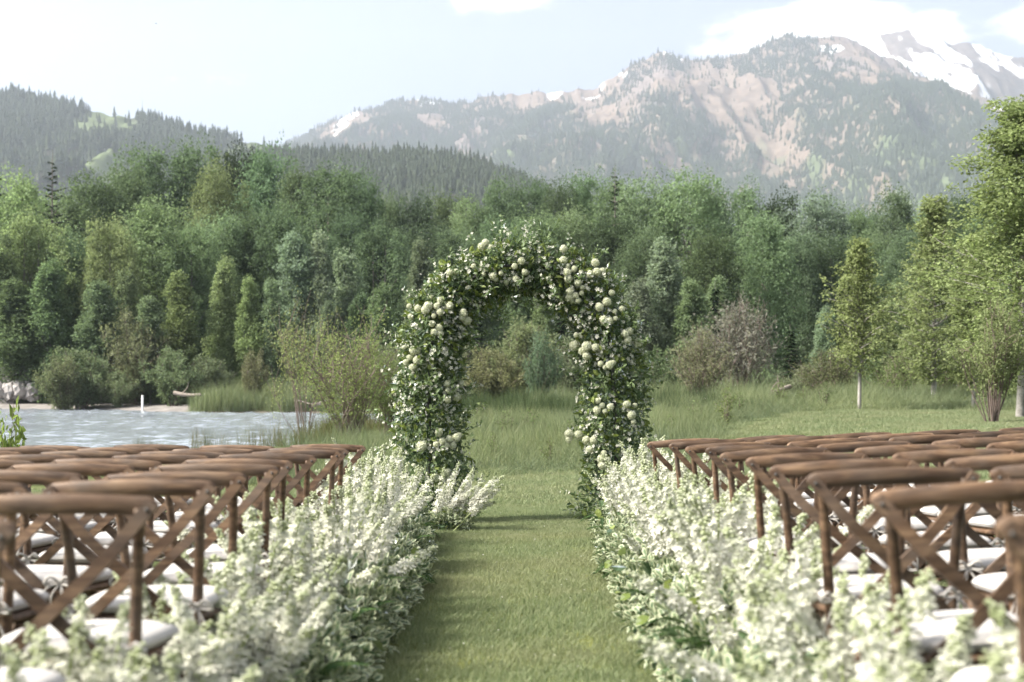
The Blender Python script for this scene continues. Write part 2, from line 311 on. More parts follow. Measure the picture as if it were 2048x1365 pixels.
# ------------------------------------------------------------------ mountains
def ridge_terrain(name, prof, D, W, amp, freq, nxp, nyp, colour, seed, label, foot=0.0, x0=None, x1=None, power=1.25):
    P = np.array(prof, float); px = np.linspace(P[0, 0] if x0 is None else x0, P[-1, 0] if x1 is None else x1, nxp); hy = np.interp(px, P[:, 0], P[:, 1])
    k = np.ones(5) / 5; hy = np.convolve(np.pad(hy, 2, 'edge'), k, 'valid')
    xx = (px - VX) * D / FPX; hh = ZC + (VY - hy) * D / FPX
    t = np.concatenate([np.linspace(0, 1, nyp), np.linspace(1.02, 1.35, 12)])           # 0 at the foot, 1 on the ridge, beyond: the back slope
    T, XX = np.meshgrid(t, xx, indexing='ij'); HH = np.broadcast_to(hh, XX.shape)
    YY = D - W + W * T
    rise = np.where(T <= 1, np.clip(T, 0, 1) ** power, 1 - (T - 1) * 1.6)
    rd = 1 - np.abs(2 * fbm(XX * freq + (1 - T) * .9 + seed, T * 1.3 + seed, 4) - 1)      # spurs and gullies that run down the slope
    fine = fbm(XX * freq * 5 + seed, YY * freq * 5, 5) - .5
    env = np.clip(np.sin(np.clip(T * 1.08, 0, 1.0) * np.pi), 0, 1) ** .8
    ZZ = foot + (HH - foot) * rise + amp * env * (rd - .62) * 1.6 + amp * .35 * fine * (.25 + env)
    gul = 1 - np.abs(2 * fbm(XX * freq * 3.2 + T * 1.5 + seed, T * 5 + seed * 2, 4) - 1); ZZ = ZZ + amp * .50 * (gul - .6) * (.2 + env)
    # keep the crest at its profile
    cr = amp * .10 * (fbm(xx * freq * 14 + seed, xx * 0 + 2, 4) - .5); ZZ = ZZ + np.where(T > .93, cr[None, :], 0)
    C = colour(XX, YY, T, rd, ZZ, px[None, :].repeat(len(t), 0))
    mb = MB(); ny_, nx_ = XX.shape; i, j = np.meshgrid(np.arange(ny_ - 1), np.arange(nx_ - 1), indexing='ij'); a = (i * nx_ + j).ravel()
    mb.add(np.stack([XX, YY, ZZ], -1).reshape(-1, 3), None, np.stack([a, a + 1, a + nx_ + 1, a + nx_], 1), C.reshape(-1, 3))
    o = mb.build(name, M['mountain'], smooth=True); tag(o, label, 'mountain', kind='structure')
    return XX, YY, ZZ, T, rd
def mixc(a, b, f): f = np.clip(f, 0, 1)[..., None]; return np.asarray(a) * (1 - f) + np.asarray(b) * f
TAN, GRN, ROCK, SNOW, DUFF = np.array((.152, .118, .094)), np.array((.085, .105, .055)), np.array((.14, .115, .105)), np.array((.75, .76, .78)), np.array((.06, .06, .045))
def col_massif(XX, YY, T, rd, ZZ, PX):
    n = fbm(XX * .004, YY * .004, 5); C = mixc(GRN, TAN, sstep(.28, .66, T + (n - .5) * .9 + (fbm(XX * .018 + 7, YY * .010, 4) - .5) * 1.1)); C = mixc(C, ROCK, sstep(.58, .7, fbm(XX * .006 + 9, YY * .003, 5)) * .8)
    up = sstep(.76, .95, T); sn = sstep(.69, .71, fbm(XX * .012 + 3, YY * .005 + 7, 5) + .10 * (up - 1) * 2 + .05 * sstep(1500, 1250, PX) * sstep(1000, 1150, PX)); return mixc(C, SNOW, sn * up)
def col_snow(XX, YY, T, rd, ZZ, PX):
    n = fbm(XX * .005, YY * .004, 5); C = mixc(ROCK * .5, TAN * .8, n); f = .55 * fbm(XX * .011 + 5, YY * .004 + 1, 5) + .45 * fbm(XX * .028 + T * 3, YY * .008 + 4, 4)
    return mixc(C, SNOW, sstep(.47, .51, f + .10 * (T - .75) - .16 * (rd - .62)))
def col_hill(XX, YY, T, rd, ZZ, PX):
    n = fbm(XX * .010, YY * .006, 5); return mixc(DUFF, GRN * 1.15, sstep(.45, .62, n))
PR_MAIN = [(480, 330), (560, 300), (600, 278), (640, 255), (700, 230), (750, 223), (790, 208), (850, 202), (930, 207), (980, 197), (1020, 190), (1100, 188), (1190, 181), (1230, 160), (1270, 128), (1300, 112), (1335, 105), (1380, 124), (1430, 120), (1500, 108), (1540, 86), (1575, 74), (1620, 80), (1660, 76), (1700, 82), (1760, 112), (1820, 140), (1900, 178), (1980, 205), (2060, 235), (2200, 260), (2400, 300)]
PR_SNOW = [(1380, 240), (1500, 180), (1600, 130), (1690, 95), (1740, 76), (1800, 62), (1845, 56), (1880, 72), (1900, 92), (1935, 88), (1965, 96), (2010, 118), (2060, 112), (2150, 130), (2300, 190)]
PR_LEFT = [(-600, 150), (-300, 170), (-100, 178), (0, 188), (60, 196), (130, 208), (200, 226), (260, 240), (300, 240), (340, 250), (400, 268), (460, 280), (520, 292), (580, 302), (640, 318), (700, 345), (800, 400), (900, 480)]
PR_MID = [(300, 420), (400, 340), (480, 316), (600, 312), (700, 312), (800, 312), (870, 314), (930, 320), (980, 340), (1040, 366), (1100, 392), (1200, 440), (1400, 520)]
SLOPES = {}
SLOPES['snow'] = ridge_terrain('snowy_mountain', PR_SNOW, 4800, 1200, 130, .0030, 260, 140, col_snow, 4.2, 'far rocky mountain streaked with snow behind the main massif', foot=420)
SLOPES['main'] = ridge_terrain('mountain_massif', PR_MAIN, 4000, 2300, 150, .0026, 560, 300, col_massif, 1.3, 'tan and green mountain massif with conifer-covered spurs', power=1.3)
SLOPES['left'] = ridge_terrain('forested_hill', PR_LEFT, 1750, 900, 60, .006, 220, 110, col_hill, 7.7, 'forested hill above the pond with open grassy streaks', power=1.0)
SLOPES['mid'] = ridge_terrain('wooded_ridge', PR_MID, 1150, 420, 25, .009, 130, 60, col_hill, 9.1, 'low conifer ridge between the hill and the massif', power=.8)

# ------------------------------------------------------------------ scattering of uncountable growth
PROTO = {}
def proto_collection(name, objs):
    c = bpy.data.collections.new(name)
    for o in objs: c.objects.link(o)
    return c
def scatter(name, P, rot, scl, coll, nproto, label, cat):
    """one object that plants the meshes of a collection on its own points"""
    me = bpy.data.meshes.new(name); n = len(P); me.vertices.add(n); me.vertices.foreach_set('co', np.asarray(P, np.float32).ravel())
    a = me.attributes.new('rot', 'FLOAT_VECTOR', 'POINT'); a.data.foreach_set('vector', np.asarray(rot, np.float32).ravel())
    a = me.attributes.new('scl', 'FLOAT_VECTOR', 'POINT'); a.data.foreach_set('vector', np.asarray(scl, np.float32).ravel())
    a = me.attributes.new('pick', 'INT', 'POINT'); a.data.foreach_set('value', rng.integers(0, nproto, n).astype(np.int32))
    o = bpy.data.objects.new(name, me); col.objects.link(o)
    ng = bpy.data.node_groups.new(name + '_nodes', 'GeometryNodeTree')
    ng.interface.new_socket('Geometry', in_out='INPUT', socket_type='NodeSocketGeometry'); ng.interface.new_socket('Geometry', in_out='OUTPUT', socket_type='NodeSocketGeometry')
    N = ng.nodes; L = ng.links; gi = N.new('NodeGroupInput'); go = N.new('NodeGroupOutput'); ip = N.new('GeometryNodeInstanceOnPoints'); ci = N.new('GeometryNodeCollectionInfo')
    ci.inputs['Collection'].default_value = coll; ci.inputs['Separate Children'].default_value = True; ci.inputs['Reset Children'].default_value = True
    def na(nm, dt): q = N.new('GeometryNodeInputNamedAttribute'); q.data_type = dt; q.inputs['Name'].default_value = nm; return q.outputs['Attribute']
    L.new(gi.outputs[0], ip.inputs['Points']); L.new(ci.outputs[0], ip.inputs['Instance']); ip.inputs['Pick Instance'].default_value = True
    L.new(na('pick', 'INT'), ip.inputs['Instance Index']); L.new(na('rot', 'FLOAT_VECTOR'), ip.inputs['Rotation']); L.new(na('scl', 'FLOAT_VECTOR'), ip.inputs['Scale']); L.new(ip.outputs[0], go.inputs[0])
    md = o.modifiers.new('plant', 'NODES'); md.node_group = ng
    tag(o, label, cat, kind='stuff'); return o
def zrot(n): r = np.zeros((n, 3)); r[:, 2] = rng.random(n) * 6.283; return r

# conifers of the mountain sides
def conifer_proto(k):
    mb = MB()
    tube(mb, [(0, 0, 0), (0, 0, .5)], [.022, .012], 4, c=(.2, 0, 0))
    tiers = 5 + k % 2
    for t in range(tiers):
        z0 = .12 + .80 * t / tiers; r = (.21 - .03 * (k % 3)) * (1 - t / tiers) ** .8 + .02; n = 7
        ang = np.arange(n) * 6.283 / n + t + k; rr = r * (.65 + .6 * rng.random(n))
        V = np.vstack([np.stack([np.cos(ang) * rr, np.sin(ang) * rr, z0 - .03 * rng.random(n)], 1), [[0, 0, z0 + 1.5 * .8 / tiers]]])
        mb.add(V, [(s, (s + 1) % n, n) for s in range(n)], None, np.array([(.3 + .5 * rng.random(), 0, 0)]))
    return mb.build('conifer', M['farspruce'], link=False)
M['farspruce'] = leaf_mat('far_spruce', (.030, .045, .030), (.075, .085, .052), trans=.05)
con = proto_collection('conifers', [conifer_proto(k) for k in range(6)])
def forest(name, key, n, hmin, hmax, dens, label, tmax=1.02):
    XX, YY, ZZ, T, rd = SLOPES[key]; ny_, nx_ = XX.shape; P = []
    while sum(len(p) for p in P) < n:
        u = rng.random(4 * n) * (nx_ - 1.01); tt = rng.random(4 * n) ** .9; v = tt * (ny_ - 13.01)
        iu = u.astype(int); iv = v.astype(int); fu = u - iu; fv = v - iv
        bl = lambda A: (A[iv, iu] * (1 - fu) + A[iv, iu + 1] * fu) * (1 - fv) + (A[iv + 1, iu] * (1 - fu) + A[iv + 1, iu + 1] * fu) * fv
        x, y, z, t, r = bl(XX), bl(YY), bl(ZZ), bl(T), bl(rd)
        vis = (z / y > .10) & (np.abs(x / y) < .42)
        k = (rng.random(len(x)) < dens(x, y, t, r)) & vis
        P.append(np.stack([x, y, z - .5], 1)[k])
    P = np.concatenate(P)[:n]; s = hmin + (hmax - hmin) * rng.random(n) ** 1.4
    w = s * (.8 + .5 * rng.random(n)); return scatter(name, P, zrot(n), np.stack([w, w, s], 1), con, 6, label, 'forest')
forest('mountain_forest', 'main', 60000, 9, 20, lambda x, y, t, r: np.clip(sstep(.34, .50, .75 * fbm(x * .0042 + 2, y * .0022 + 1, 5) + .25 * fbm(x * .013, y * .006 + 3, 4) + .26 * (.72 - t)) * (1 - .55 * sstep(.8, 1, t)) + .02, 0, 1), 'conifer forest covering the lower spurs of the massif')
forest('hill_forest', 'left', 9000, 9, 17, lambda x, y, t, r: np.clip(sstep(.60, .42, fbm(x * .010, y * .006, 5)) * .95 + .05, 0, 1), 'conifer forest on the hill above the pond')
forest('ridge_forest', 'mid', 5200, 8, 14, lambda x, y, t, r: x * 0 + 1., 'dense conifer forest on the low ridge')

# ------------------------------------------------------------------ grass
def blade_patch(name, size, n, hmin, hmax, w, mat, lean=.35, seg=1, heads=0):
    mb = MB(); P = np.zeros((n, 3)); P[:, :2] = (rng.random((n, 2)) - .5) * size
    H = hmin + (hmax - hmin) * rng.random(n); a = rng.random(n) * 6.283; ln = lean * rng.random(n) * H; D = np.stack([np.cos(a), np.sin(a), 0 * a], 1); S = np.stack([-np.sin(a + 1), np.cos(a + 1), 0 * a], 1) * w * .5
    ti = np.clip(rng.normal(.45, .25, n), 0, 1)
    mid = P + D * ln[:, None] * .35 + np.array([0, 0, 1]) * (H * .55)[:, None]; tip = P + D * ln[:, None] + np.array([0, 0, 1]) * (H * .95)[:, None]
    V = np.stack([P - S, P + S, mid + S * .8, mid - S * .8, tip], 1).reshape(-1, 3); b = np.arange(n)[:, None] * 5
    mb.add(V, b + [3, 2, 4], b + [0, 1, 2, 3], np.repeat(np.stack([ti, 0 * ti, ti], 1), 5, 0))
    return mb.build(name, mat, link=False)
lawnfine = proto_collection('lawn_fine', [blade_patch('turf', .30, 420, .018, .045, .0042, M['lawn'], .9) for k in range(5)])
lawncoarse = proto_collection('lawn_coarse', [blade_patch('turf', .8, 520, .03, .075, .010, M['lawn'], .9) for k in range(5)])
meadowp = proto_collection('meadow_tufts', [blade_patch('tuft', .55, 80, .25, .75 if k < 4 else .95, .011, M['meadow'], .55) for k in range(6)])
reedp = proto_collection('reed_tufts', [blade_patch('tuft', .6, 60, .7, 1.45, .016, M['reed'], .25) for k in range(5)])
dryp = proto_collection('dry_reed_tufts', [blade_patch('tuft', .45, 70, .35, .85, .007, M['dryreed'], .35) for k in range(5)])
def plant(name, x0, x1, y0, y1, step, cond, coll, n, label, cat, s0=.8, s1=1.25, hf=None):
    gx_, gy_ = np.meshgrid(np.arange(x0, x1, step), np.arange(y0, y1, step)); x = gx_.ravel() + (rng.random(gx_.size) - .5) * step; y = gy_.ravel() + (rng.random(gx_.size) - .5) * step
    vis = (x > (-1045 - 420) * y / FPX - 1.2) & (x < (1003 + 420) * y / FPX + 1.2); k = cond(x, y) & vis; x, y = x[k], y[k]; P = np.stack([x, y, h(x, y) - .004], 1)
    s = s0 + (s1 - s0) * rng.random(len(x)); return scatter(name, P, zrot(len(x)), np.stack([s, s, s * (.8 + .4 * rng.random(len(x))) * (1 if hf is None else hf(x, y))], 1), coll, n, label, cat)
plant('lawn_grass', -8, 8.6, 2.0, 17, .20, lambda x, y: (np.abs(x) < 8.6), lawnfine, 5, 'short mown turf along the aisle and under the chairs', 'grass')
plant('lawn_turf', -12, 26, 17, 48, .42, lambda x, y: (y < lawn_edge(x)) & (pond_dist(x, y) > .6), lawncoarse, 5, 'short mown turf between the arch and the tall meadow', 'grass')
plant('meadow_grass', -17, 16, 18, 58, .40, lambda x, y: (y > lawn_edge(x) - .2 + (rng.random(len(x)) - .5) * 1.6) & (pond_dist(x, y) > .3) & (fbm(x * .4, y * .4, 3) > .30) & (x > -5.6 + .16 * (y - 24)) & ~((x < -3.2) & (y < 22)), meadowp, 6, 'tall green meadow grass behind the arch', 'grass', .6, 1.15, lambda x, y: (.30 + .70 * sstep(0, 9, y - lawn_edge(x))) * (.55 + .9 * fbm(x * .5 + 3, y * .35, 3)))
plant('reeds', -4, 7, 50, 66, .45, lambda x, y: (pond_dist(x, y) > .2) & (x > -3.0) & (fbm(x * .3, y * .3, 3) > .40), reedp, 5, 'dark reeds standing in front of the bushes', 'reeds', .55, .95, lambda x, y: .6 + .8 * fbm(x * .4, y * .3 + 9, 3))
plant('bank_reeds', -9.6, -3.0, 33, 50, .38, lambda x, y: (np.abs(pond_dist(x, y) - .4) < .8) & ((x > -6.2) | (rng.random(len(x)) < .12)), dryp, 5, 'thin brown and green reeds along the pond edge', 'reeds', .6, 1.15)
plant('far_bank_grass', -19, -9.5, 70, 82, .5, lambda x, y: (pond_dist(x, y) > 0) & (x > -17.5), meadowp, 6, 'bright tall grass on the far bank of the pond', 'grass', 1.3, 2.0)
plant('wood_edge_grass', -34, 34, 58, 100, .95, lambda x, y: (pond_dist(x, y) > 4.5), meadowp, 6, 'rank grass at the foot of the wood', 'grass', 1.2, 2.2)

# ------------------------------------------------------------------ trees
def limb(mb, a, b, r0, r1, bend=.12, n=6, sides=6, c=None):
    a = np.array(a, float); b = np.array(b, float); L_ = np.linalg.norm(b - a); t = np.linspace(0, 1, n)[:, None]
    o = rdir(1)[0] * bend * L_; P = a + (b - a) * t + o * np.sin(t * np.pi) ; tube(mb, P, np.linspace(r0, r1, n), sides, c=c, cap=False)
def clump_leaves(mb, C, rad, nleaf, leaf, flat=.75, droop=0.3, tint0=.5, tints=.25, asp=.62):
    """leaf blades scattered in ellipsoidal clumps"""
    n = len(C) * nleaf; c = np.repeat(C, nleaf, 0); r = np.repeat(np.broadcast_to(rad, len(C)), nleaf)
    d = rdir(n); rr = rng.random(n) ** .45; P = c + d * (r * rr)[:, None] * np.array([1, 1, flat])
    ax = unit(d * .7 + rng.normal(size=(n, 3)) * .8 + np.array([0, 0, -droop])); nr = unit(d * .6 + rng.normal(size=(n, 3)) * .7 + np.array([0, 0, .5]))
    ct = np.repeat(rng.normal(0, .12, len(C)), nleaf); ti = np.clip(tint0 + ct + rng.normal(0, tints, n), 0, 1)
    ls = leaf * (.6 + .8 * rng.random(n)); leaves(mb, P, ax, nr, ls, ls * asp, .2, ti)
def lobe_leaves(mb, C, Rl, n_each, leaf, zst, asp=.62):
    for c, r in zip(C, Rl):
        d = rdir(n_each); q = rng.random(n_each) ** .36; lump = .55 + .9 * fbm(d[:, 0] * 2.6 + c[0], d[:, 1] * 2.6 + d[:, 2] * 3.4 + c[2], 3)
        P = c + d * (r * q * lump)[:, None] * np.array([1, 1, zst]); n = n_each
        ax = unit(d * .4 + rng.normal(size=(n, 3)) * .8 + np.array([0, 0, -.35])); nr = unit(d * .8 + rng.normal(size=(n, 3)) * .6 + np.array([0, 0, .45]))
        ti = np.clip(rng.normal(.5 + rng.normal(0, .06), .2, n), 0, 1); ls = leaf * (.6 + .8 * rng.random(n)); leaves(mb, P, ax, nr, ls, ls * asp, .15, ti)
def deciduous(name, H, Rr, base=.18, lobes=11, clumps=10, nleaf=120, leaf=.27, prof=None, trunk_r=.28, bark='bark', lobe_r=(.34, .5), clump_r=.40, mat='tree', top=True, trunks=1, zst=1.15, fill=1100):
    prof = prof or (lambda t: min(1, .62 + t * 1.1) * (1 - max(0, t - .45) ** 2.0 * 1.6))
    root = empty(name, link=False); tk = MB(); cr = MB()
    for q in range(trunks):
        off = np.array([0, 0, 0.]) if trunks == 1 else np.append(rng.normal(0, .5, 2), 0)
        limb(tk, off + [0, 0, -.3], off * 1.6 + [rng.normal(0, .3), rng.normal(0, .3), H * .88], trunk_r, trunk_r * .15, .02, 10, 8)
    CC = []; RR = []; LC = []; LR = []
    for l in range(lobes):
        t = base + (1 - base) * ((l + .5) / lobes) * .93; tt = (t - base) / (1 - base)
        a = l * 2.4 + rng.normal(0, .4); r = Rr * prof(tt) * rng.uniform(.35, .72) * (0.3 if (top and l == lobes - 1) else 1)
        lr = Rr * rng.uniform(*lobe_r) * (.55 + .45 * prof(tt)); c = np.array([math.cos(a) * r, math.sin(a) * r, t * H])
        limb(tk, (0, 0, max(.08, t - .22) * H), c, trunk_r * .38 * (1 - .6 * tt), trunk_r * .06, .15, 6, 5)
        c[2] = min(c[2], H - lr * zst * .8); LC.append(c); LR.append(lr)
        d = rdir(clumps); d[:, 2] = d[:, 2] * .9 + .12; k = c + d * lr * (.35 + .65 * rng.random((clumps, 1))) * np.array([1, 1, zst])
        k[:, 2] = np.where(k[:, 2] > H - .2, H - .2 - rng.random(clumps) * 1.2, k[:, 2]); CC.append(k); RR.append(lr * clump_r * (.7 + .6 * rng.random(clumps)))
    lobe_leaves(cr, LC, LR, fill, leaf, zst)
    clump_leaves(cr, np.concatenate(CC), np.concatenate(RR), nleaf, leaf)
    t_ = tk.build('trunk', M[bark], root, True, link=False); c_ = cr.build('crown', M[mat], root, link=False)
    root['H'] = H; root['R'] = Rr; return root
def aspen(name, H, Rr, nleaf=9000, leaf=.085, base=.22, bark='palebark', seedlean=.0, power=.8):
    root = empty(name, link=False); tk = MB(); cr = MB()
    limb(tk, (0, 0, -.2), (seedlean, rng.normal(0, .1), H * .97), H * .007 + .015, .010, .014, 12, 8)
    nb = 130; CC = []; RR = []
    for b in range(nb):
        t = base + (1 - base) * (b / nb) ** .95; a = b * 2.399 + rng.normal(0, .3); tt = (t - base) / (1 - base)
        r = Rr * (math.sin(min(1, tt * 1.6 + .30) * math.pi * .5) * (1 - tt) ** power + .05) * rng.uniform(.35, 1.15) * (.5 + 1.0 * float(fbm(np.array([tt * 5 + Rr * 7]), np.array([a % 6.283 * .8 + H]), 2)[0]))
        e = np.array([math.cos(a) * r + seedlean * t, math.sin(a) * r, t * H + r * rng.uniform(.4, .9)])
        limb(tk, (seedlean * t, 0, t * H), e, .012 * (1 - tt) + .005, .003, .1, 5, 4)
        m_ = 5; s = rng.random(m_)[:, None] * .75 + .3; CC.append(np.array([seedlean * t, 0, t * H]) + (e - [seedlean * t, 0, t * H]) * s + rng.normal(0, .08, (m_, 3)) * Rr); RR.append(np.full(m_, Rr * .15 * (1.15 - .5 * tt)))
    CC = np.concatenate(CC); RR = np.concatenate(RR); clump_leaves(cr, CC, RR, max(1, nleaf // len(CC)), leaf, .9, .6)
    tk.build('trunk', M[bark], root, True, link=False); cr.build('crown', M['tree'], root, link=False); root['H'] = H; root['R'] = Rr; return root
def shrub(name, H, Rr, stems=26, nleaf=7000, leaf=.11, low=.35, up=1.0, bark='twig', stem_r=.022, asp=.4, spread=.45, tw=3, leafy=1.0):
    root = empty(name, link=False); tk = MB(); cr = MB(); CC = []; RR = []
    for s in range(stems):
        a = rng.random() * 6.283; q = rng.random() ** .6; e = np.array([math.cos(a) * Rr * q, math.sin(a) * Rr * q, H * up * (1 - .42 * q * q) * rng.uniform(.72, 1.0)])
        b = np.array([math.cos(a), math.sin(a), 0]) * .12 * Rr * rng.random(); m = (b + e) / 2 + np.array([-math.cos(a), -math.sin(a), 0]) * Rr * q * .16 + rng.normal(0, .05, 3) * H
        P = smoothpath([b + [0, 0, -.1], m, e], 9); tube(tk, P, np.linspace(stem_r, stem_r * .25, 9), 5, cap=False)
        for w in range(tw):
            f = rng.uniform(low, .95); p0 = P[int(f * 8)]; ee = p0 + (rdir(1)[0] * .8 + [0, 0, .7]) * H * spread * .35; limb(tk, p0, ee, stem_r * .4, stem_r * .12, .1, 4, 4)
            t = rng.random((3, 1)) * .8 + .2; CC.append(p0 + (ee - p0) * t); RR.append(np.full(3, H * .075))
        f = low + (1 - low) * rng.random(6); CC.append(P[(f * 8).astype(int)] + rng.normal(0, .03, (6, 3)) * H); RR.append(np.full(6, H * .08))
    CC = np.concatenate(CC); RR = np.concatenate(RR); clump_leaves(cr, CC, RR, max(1, int(nleaf * leafy) // len(CC)), leaf, 1.0, .1, asp=asp)
    tk.build('stems', M[bark], root, True, link=False); cr.build('foliage', M['shrub'], root, link=False); root['H'] = H; root['R'] = Rr; return root
def spruce(name, H, Rr, tiers=22, dead=False):
    root = empty(name, link=False); tk = MB(); cr = MB(); limb(tk, (0, 0, -.2), (0, 0, H), .014 * H, .01, .004, 6, 6)
    for t in range(tiers):
        f = t / tiers; z0 = H * (.06 + .92 * f); r = Rr * (1 - f) ** .85 + .06; nb = 9 if not dead else 4
        for b in range(nb):
            a = b * 6.283 / nb + t * .7 + rng.normal(0, .2); rr = r * rng.uniform(.5, 1.2); z = z0 + rng.uniform(-1, .2) * H / tiers; e = np.array([math.cos(a) * rr, math.sin(a) * rr, z - rr * (.22 if not dead else -.25)])
            limb(tk, (0, 0, z), e, .012 * H * .35 * (1 - f) + .008, .005, .05, 4, 4)
            n = int((26 if not dead else 44) * (.4 + 1 - f)); s = rng.random(n); P = np.array([0, 0, z]) + (e - [0, 0, z]) * s[:, None]
            dr = e / np.linalg.norm(e[:2]); sd_ = np.array([-dr[1], dr[0], 0]); ax = dr * [1, 1, 0] * .6 + sd_ * np.sign(rng.random(n) - .5)[:, None] * .8 + np.array([0, 0, -.25]); ln = (.10 + .16 * (1 - s)) * Rr * rng.uniform(.7, 1.3, n) * (.42 if dead else 1)
            leaves(cr, P, ax, np.array([0, 0, 1]) + rng.normal(0, .3, (n, 3)), ln, ln * .35, -.1)
    tk.build('trunk', M['bark'], root, True, link=False); cr.build('crown', M['spruce'], root, link=False); root['H'] = H; root['R'] = Rr; return root

rng = np.random.default_rng(23)
P_COT = [deciduous('cottonwood', 17, 4.6, .14, 16 + k, 18, 42, .235, trunk_r=.26, lobe_r=(.36, .52), clump_r=.30, zst=1.65, fill=900, trunks=1 + (k % 2)) for k in range(5)]
pf_point = lambda t: max(.12, (1 - t) ** .75 * min(1, .35 + t * 3))
P_PNT = [deciduous('young_poplar', 12, 2.6, .08, 15, 14, 36, .20, prof=pf_point, trunk_r=.10, lobe_r=(.34, .52), zst=1.6, fill=650, bark='bark') for k in range(4)]
P_SHR = [shrub('willow_shrub', 4.0, 2.2, 30, 8000, .19, .25, asp=.35) for k in range(3)]
P_TAN = [shrub('tangled_shrub', 4.2, 2.0, 60, 5200, .16, .50, asp=.35, tw=4) for k in range(2)]
P_ASP = [aspen('aspen', 6.2, 1.15, 11000, .10) for k in range(2)]
P_SPR = [spruce('spruce', 7, 2.0)]
P_DEAD = [spruce('dead_spruce', 12, 2.6, 26, True)]

def grow(proto, px, ptop, wpx, d, colour, label, group, pbase=None, cat='tree', rot=None, name=None):
    x = (px - VX) * d / FPX; zt = ZC + (VY - ptop) * d / FPX; zb = hz(x, d) if pbase is None else ZC + (VY - pbase) * d / FPX
    o = copy_tree(proto); o.location = (x, d, zb); sz = (zt - zb) / proto['H']; sx = (wpx / 2 * d / FPX) / proto['R']
    o.scale = (sx, sx, sz); o.rotation_euler = (0, 0, rng.random() * 6.283 if rot is None else rot)
    for k in ('H', 'R'):
        if k in o: del o[k]
    for c in o.children: c.color = (*colour, 1)
    tag(o, label, cat, group); return o
def near(px):
    for lim, t in ((120, 'behind the rock heap'), (330, 'behind the gravel strand'), (450, 'behind the driftwood'), (620, 'behind the far grassy bank'), (790, 'behind the bank willow'), (930, 'behind the pond-side arch leg'), (1030, 'above the pond half of the arch'), (1160, 'above the hill half of the arch'), (1320, 'behind the hill-side arch leg'), (1440, 'behind the tangled brown shrub'), (1540, 'behind the grey shrub'), (1680, 'behind the small spruce'), (1780, 'behind the lone aspen'), (1900, 'behind the feathery aspen')):
        if px < lim: return t
    return 'behind the towering aspen'
def jit(c, s=.16): 
    v = 1 + rng.normal(0, s); return (max(.01, c[0] * v * (1 + rng.normal(0, .03))), c[1] * v, max(.006, c[2] * v * (1 + rng.normal(0, .045))))
DK, MD, YL, PL = (.140, .190, .112), (.172, .226, .128), (.205, .25, .125), (.20, .24, .165)
k = 0
# tall back rows of the wood: x, top, width, distance, colour
BACK = [(-40, 380, 190, 98, MD), (40, 352, 170, 92, YL), (110, 385, 120, 104, MD), (185, 352, 170, 104, MD), (255, 340, 120, 122, DK), (305, 300, 150, 128, DK), (380, 291, 150, 130, DK), (435, 328, 120, 118, YL), (480, 300, 120, 128, DK), (535, 306, 150, 124, DK), (600, 340, 120, 116, DK), (655, 336, 170, 112, DK), (715, 346, 100, 118, DK),
        (775, 386, 100, 122, DK), (835, 398, 110, 120, DK), (890, 392, 110, 124, DK), (945, 402, 110, 116, MD), (1005, 358, 110, 130, DK), (1060, 362, 110, 132, DK), (1120, 372, 100, 128, DK), (1172, 352, 110, 130, DK), (1225, 362, 100, 126, MD), (1290, 357, 140, 110, MD), (1372, 348, 160, 108, MD), (1430, 395, 110, 118, DK), (1485, 376, 110, 122, DK), (1555, 395, 120, 124, DK), (1635, 390, 150, 120, PL), (1700, 418, 110, 126, MD), (1745, 428, 90, 132, DK), (1792, 384, 120, 112, DK), (1850, 420, 100, 128, MD), (1905, 396, 120, 124, DK), (1965, 388, 130, 120, DK), (2050, 380, 150, 122, DK), (2130, 385, 150, 122, DK)]
for (px, pt, w, d, c) in BACK:
    grow(P_COT[k % 5], px, pt, w * 1.27, d, jit(c, .2), ('tall dark green' if c is DK else 'tall yellow-green' if c is YL else 'tall mid-green') + ' cottonwood in the back row ' + near(px), 'cottonwoods in the back row'); k += 1
MID = [(60, 430, 150, 88, YL), (130, 470, 140, 90, MD), (225, 440, 110, 88, YL), (310, 408, 180, 94, MD), (385, 455, 130, 92, MD), (-30, 470, 140, 86, MD), (440, 430, 150, 100, DK), (505, 430, 110, 102, DK), (560, 420, 120, 100, DK), (700, 430, 120, 102, DK), (760, 450, 130, 100, DK), (860, 450, 130, 104, DK), (930, 460, 120, 100, DK), (1000, 440, 140, 104, DK), (1080, 430, 130, 102, MD), (1150, 425, 130, 104, MD), (1225, 430, 120, 102, DK), (1290, 460, 120, 98, MD), (1420, 470, 120, 96, MD), (1525, 432, 140, 98, MD), (1590, 470, 120, 106, DK), (1660, 470, 120, 108, DK), (1740, 470, 120, 108, DK), (1820, 470, 130, 104, DK), (1900, 470, 130, 100, DK), (1990, 440, 150, 100, DK), (2090, 450, 150, 100, DK)]
for (px, pt, w, d, c) in MID:
    grow(P_COT[k % 5], px, pt, w * 1.3, d, jit(c, .2), ('leafy dark green' if c is DK else 'leafy yellow-green' if c is YL else 'leafy mid-green') + ' cottonwood amid the wood ' + near(px), 'cottonwoods in the middle of the wood'); k += 1
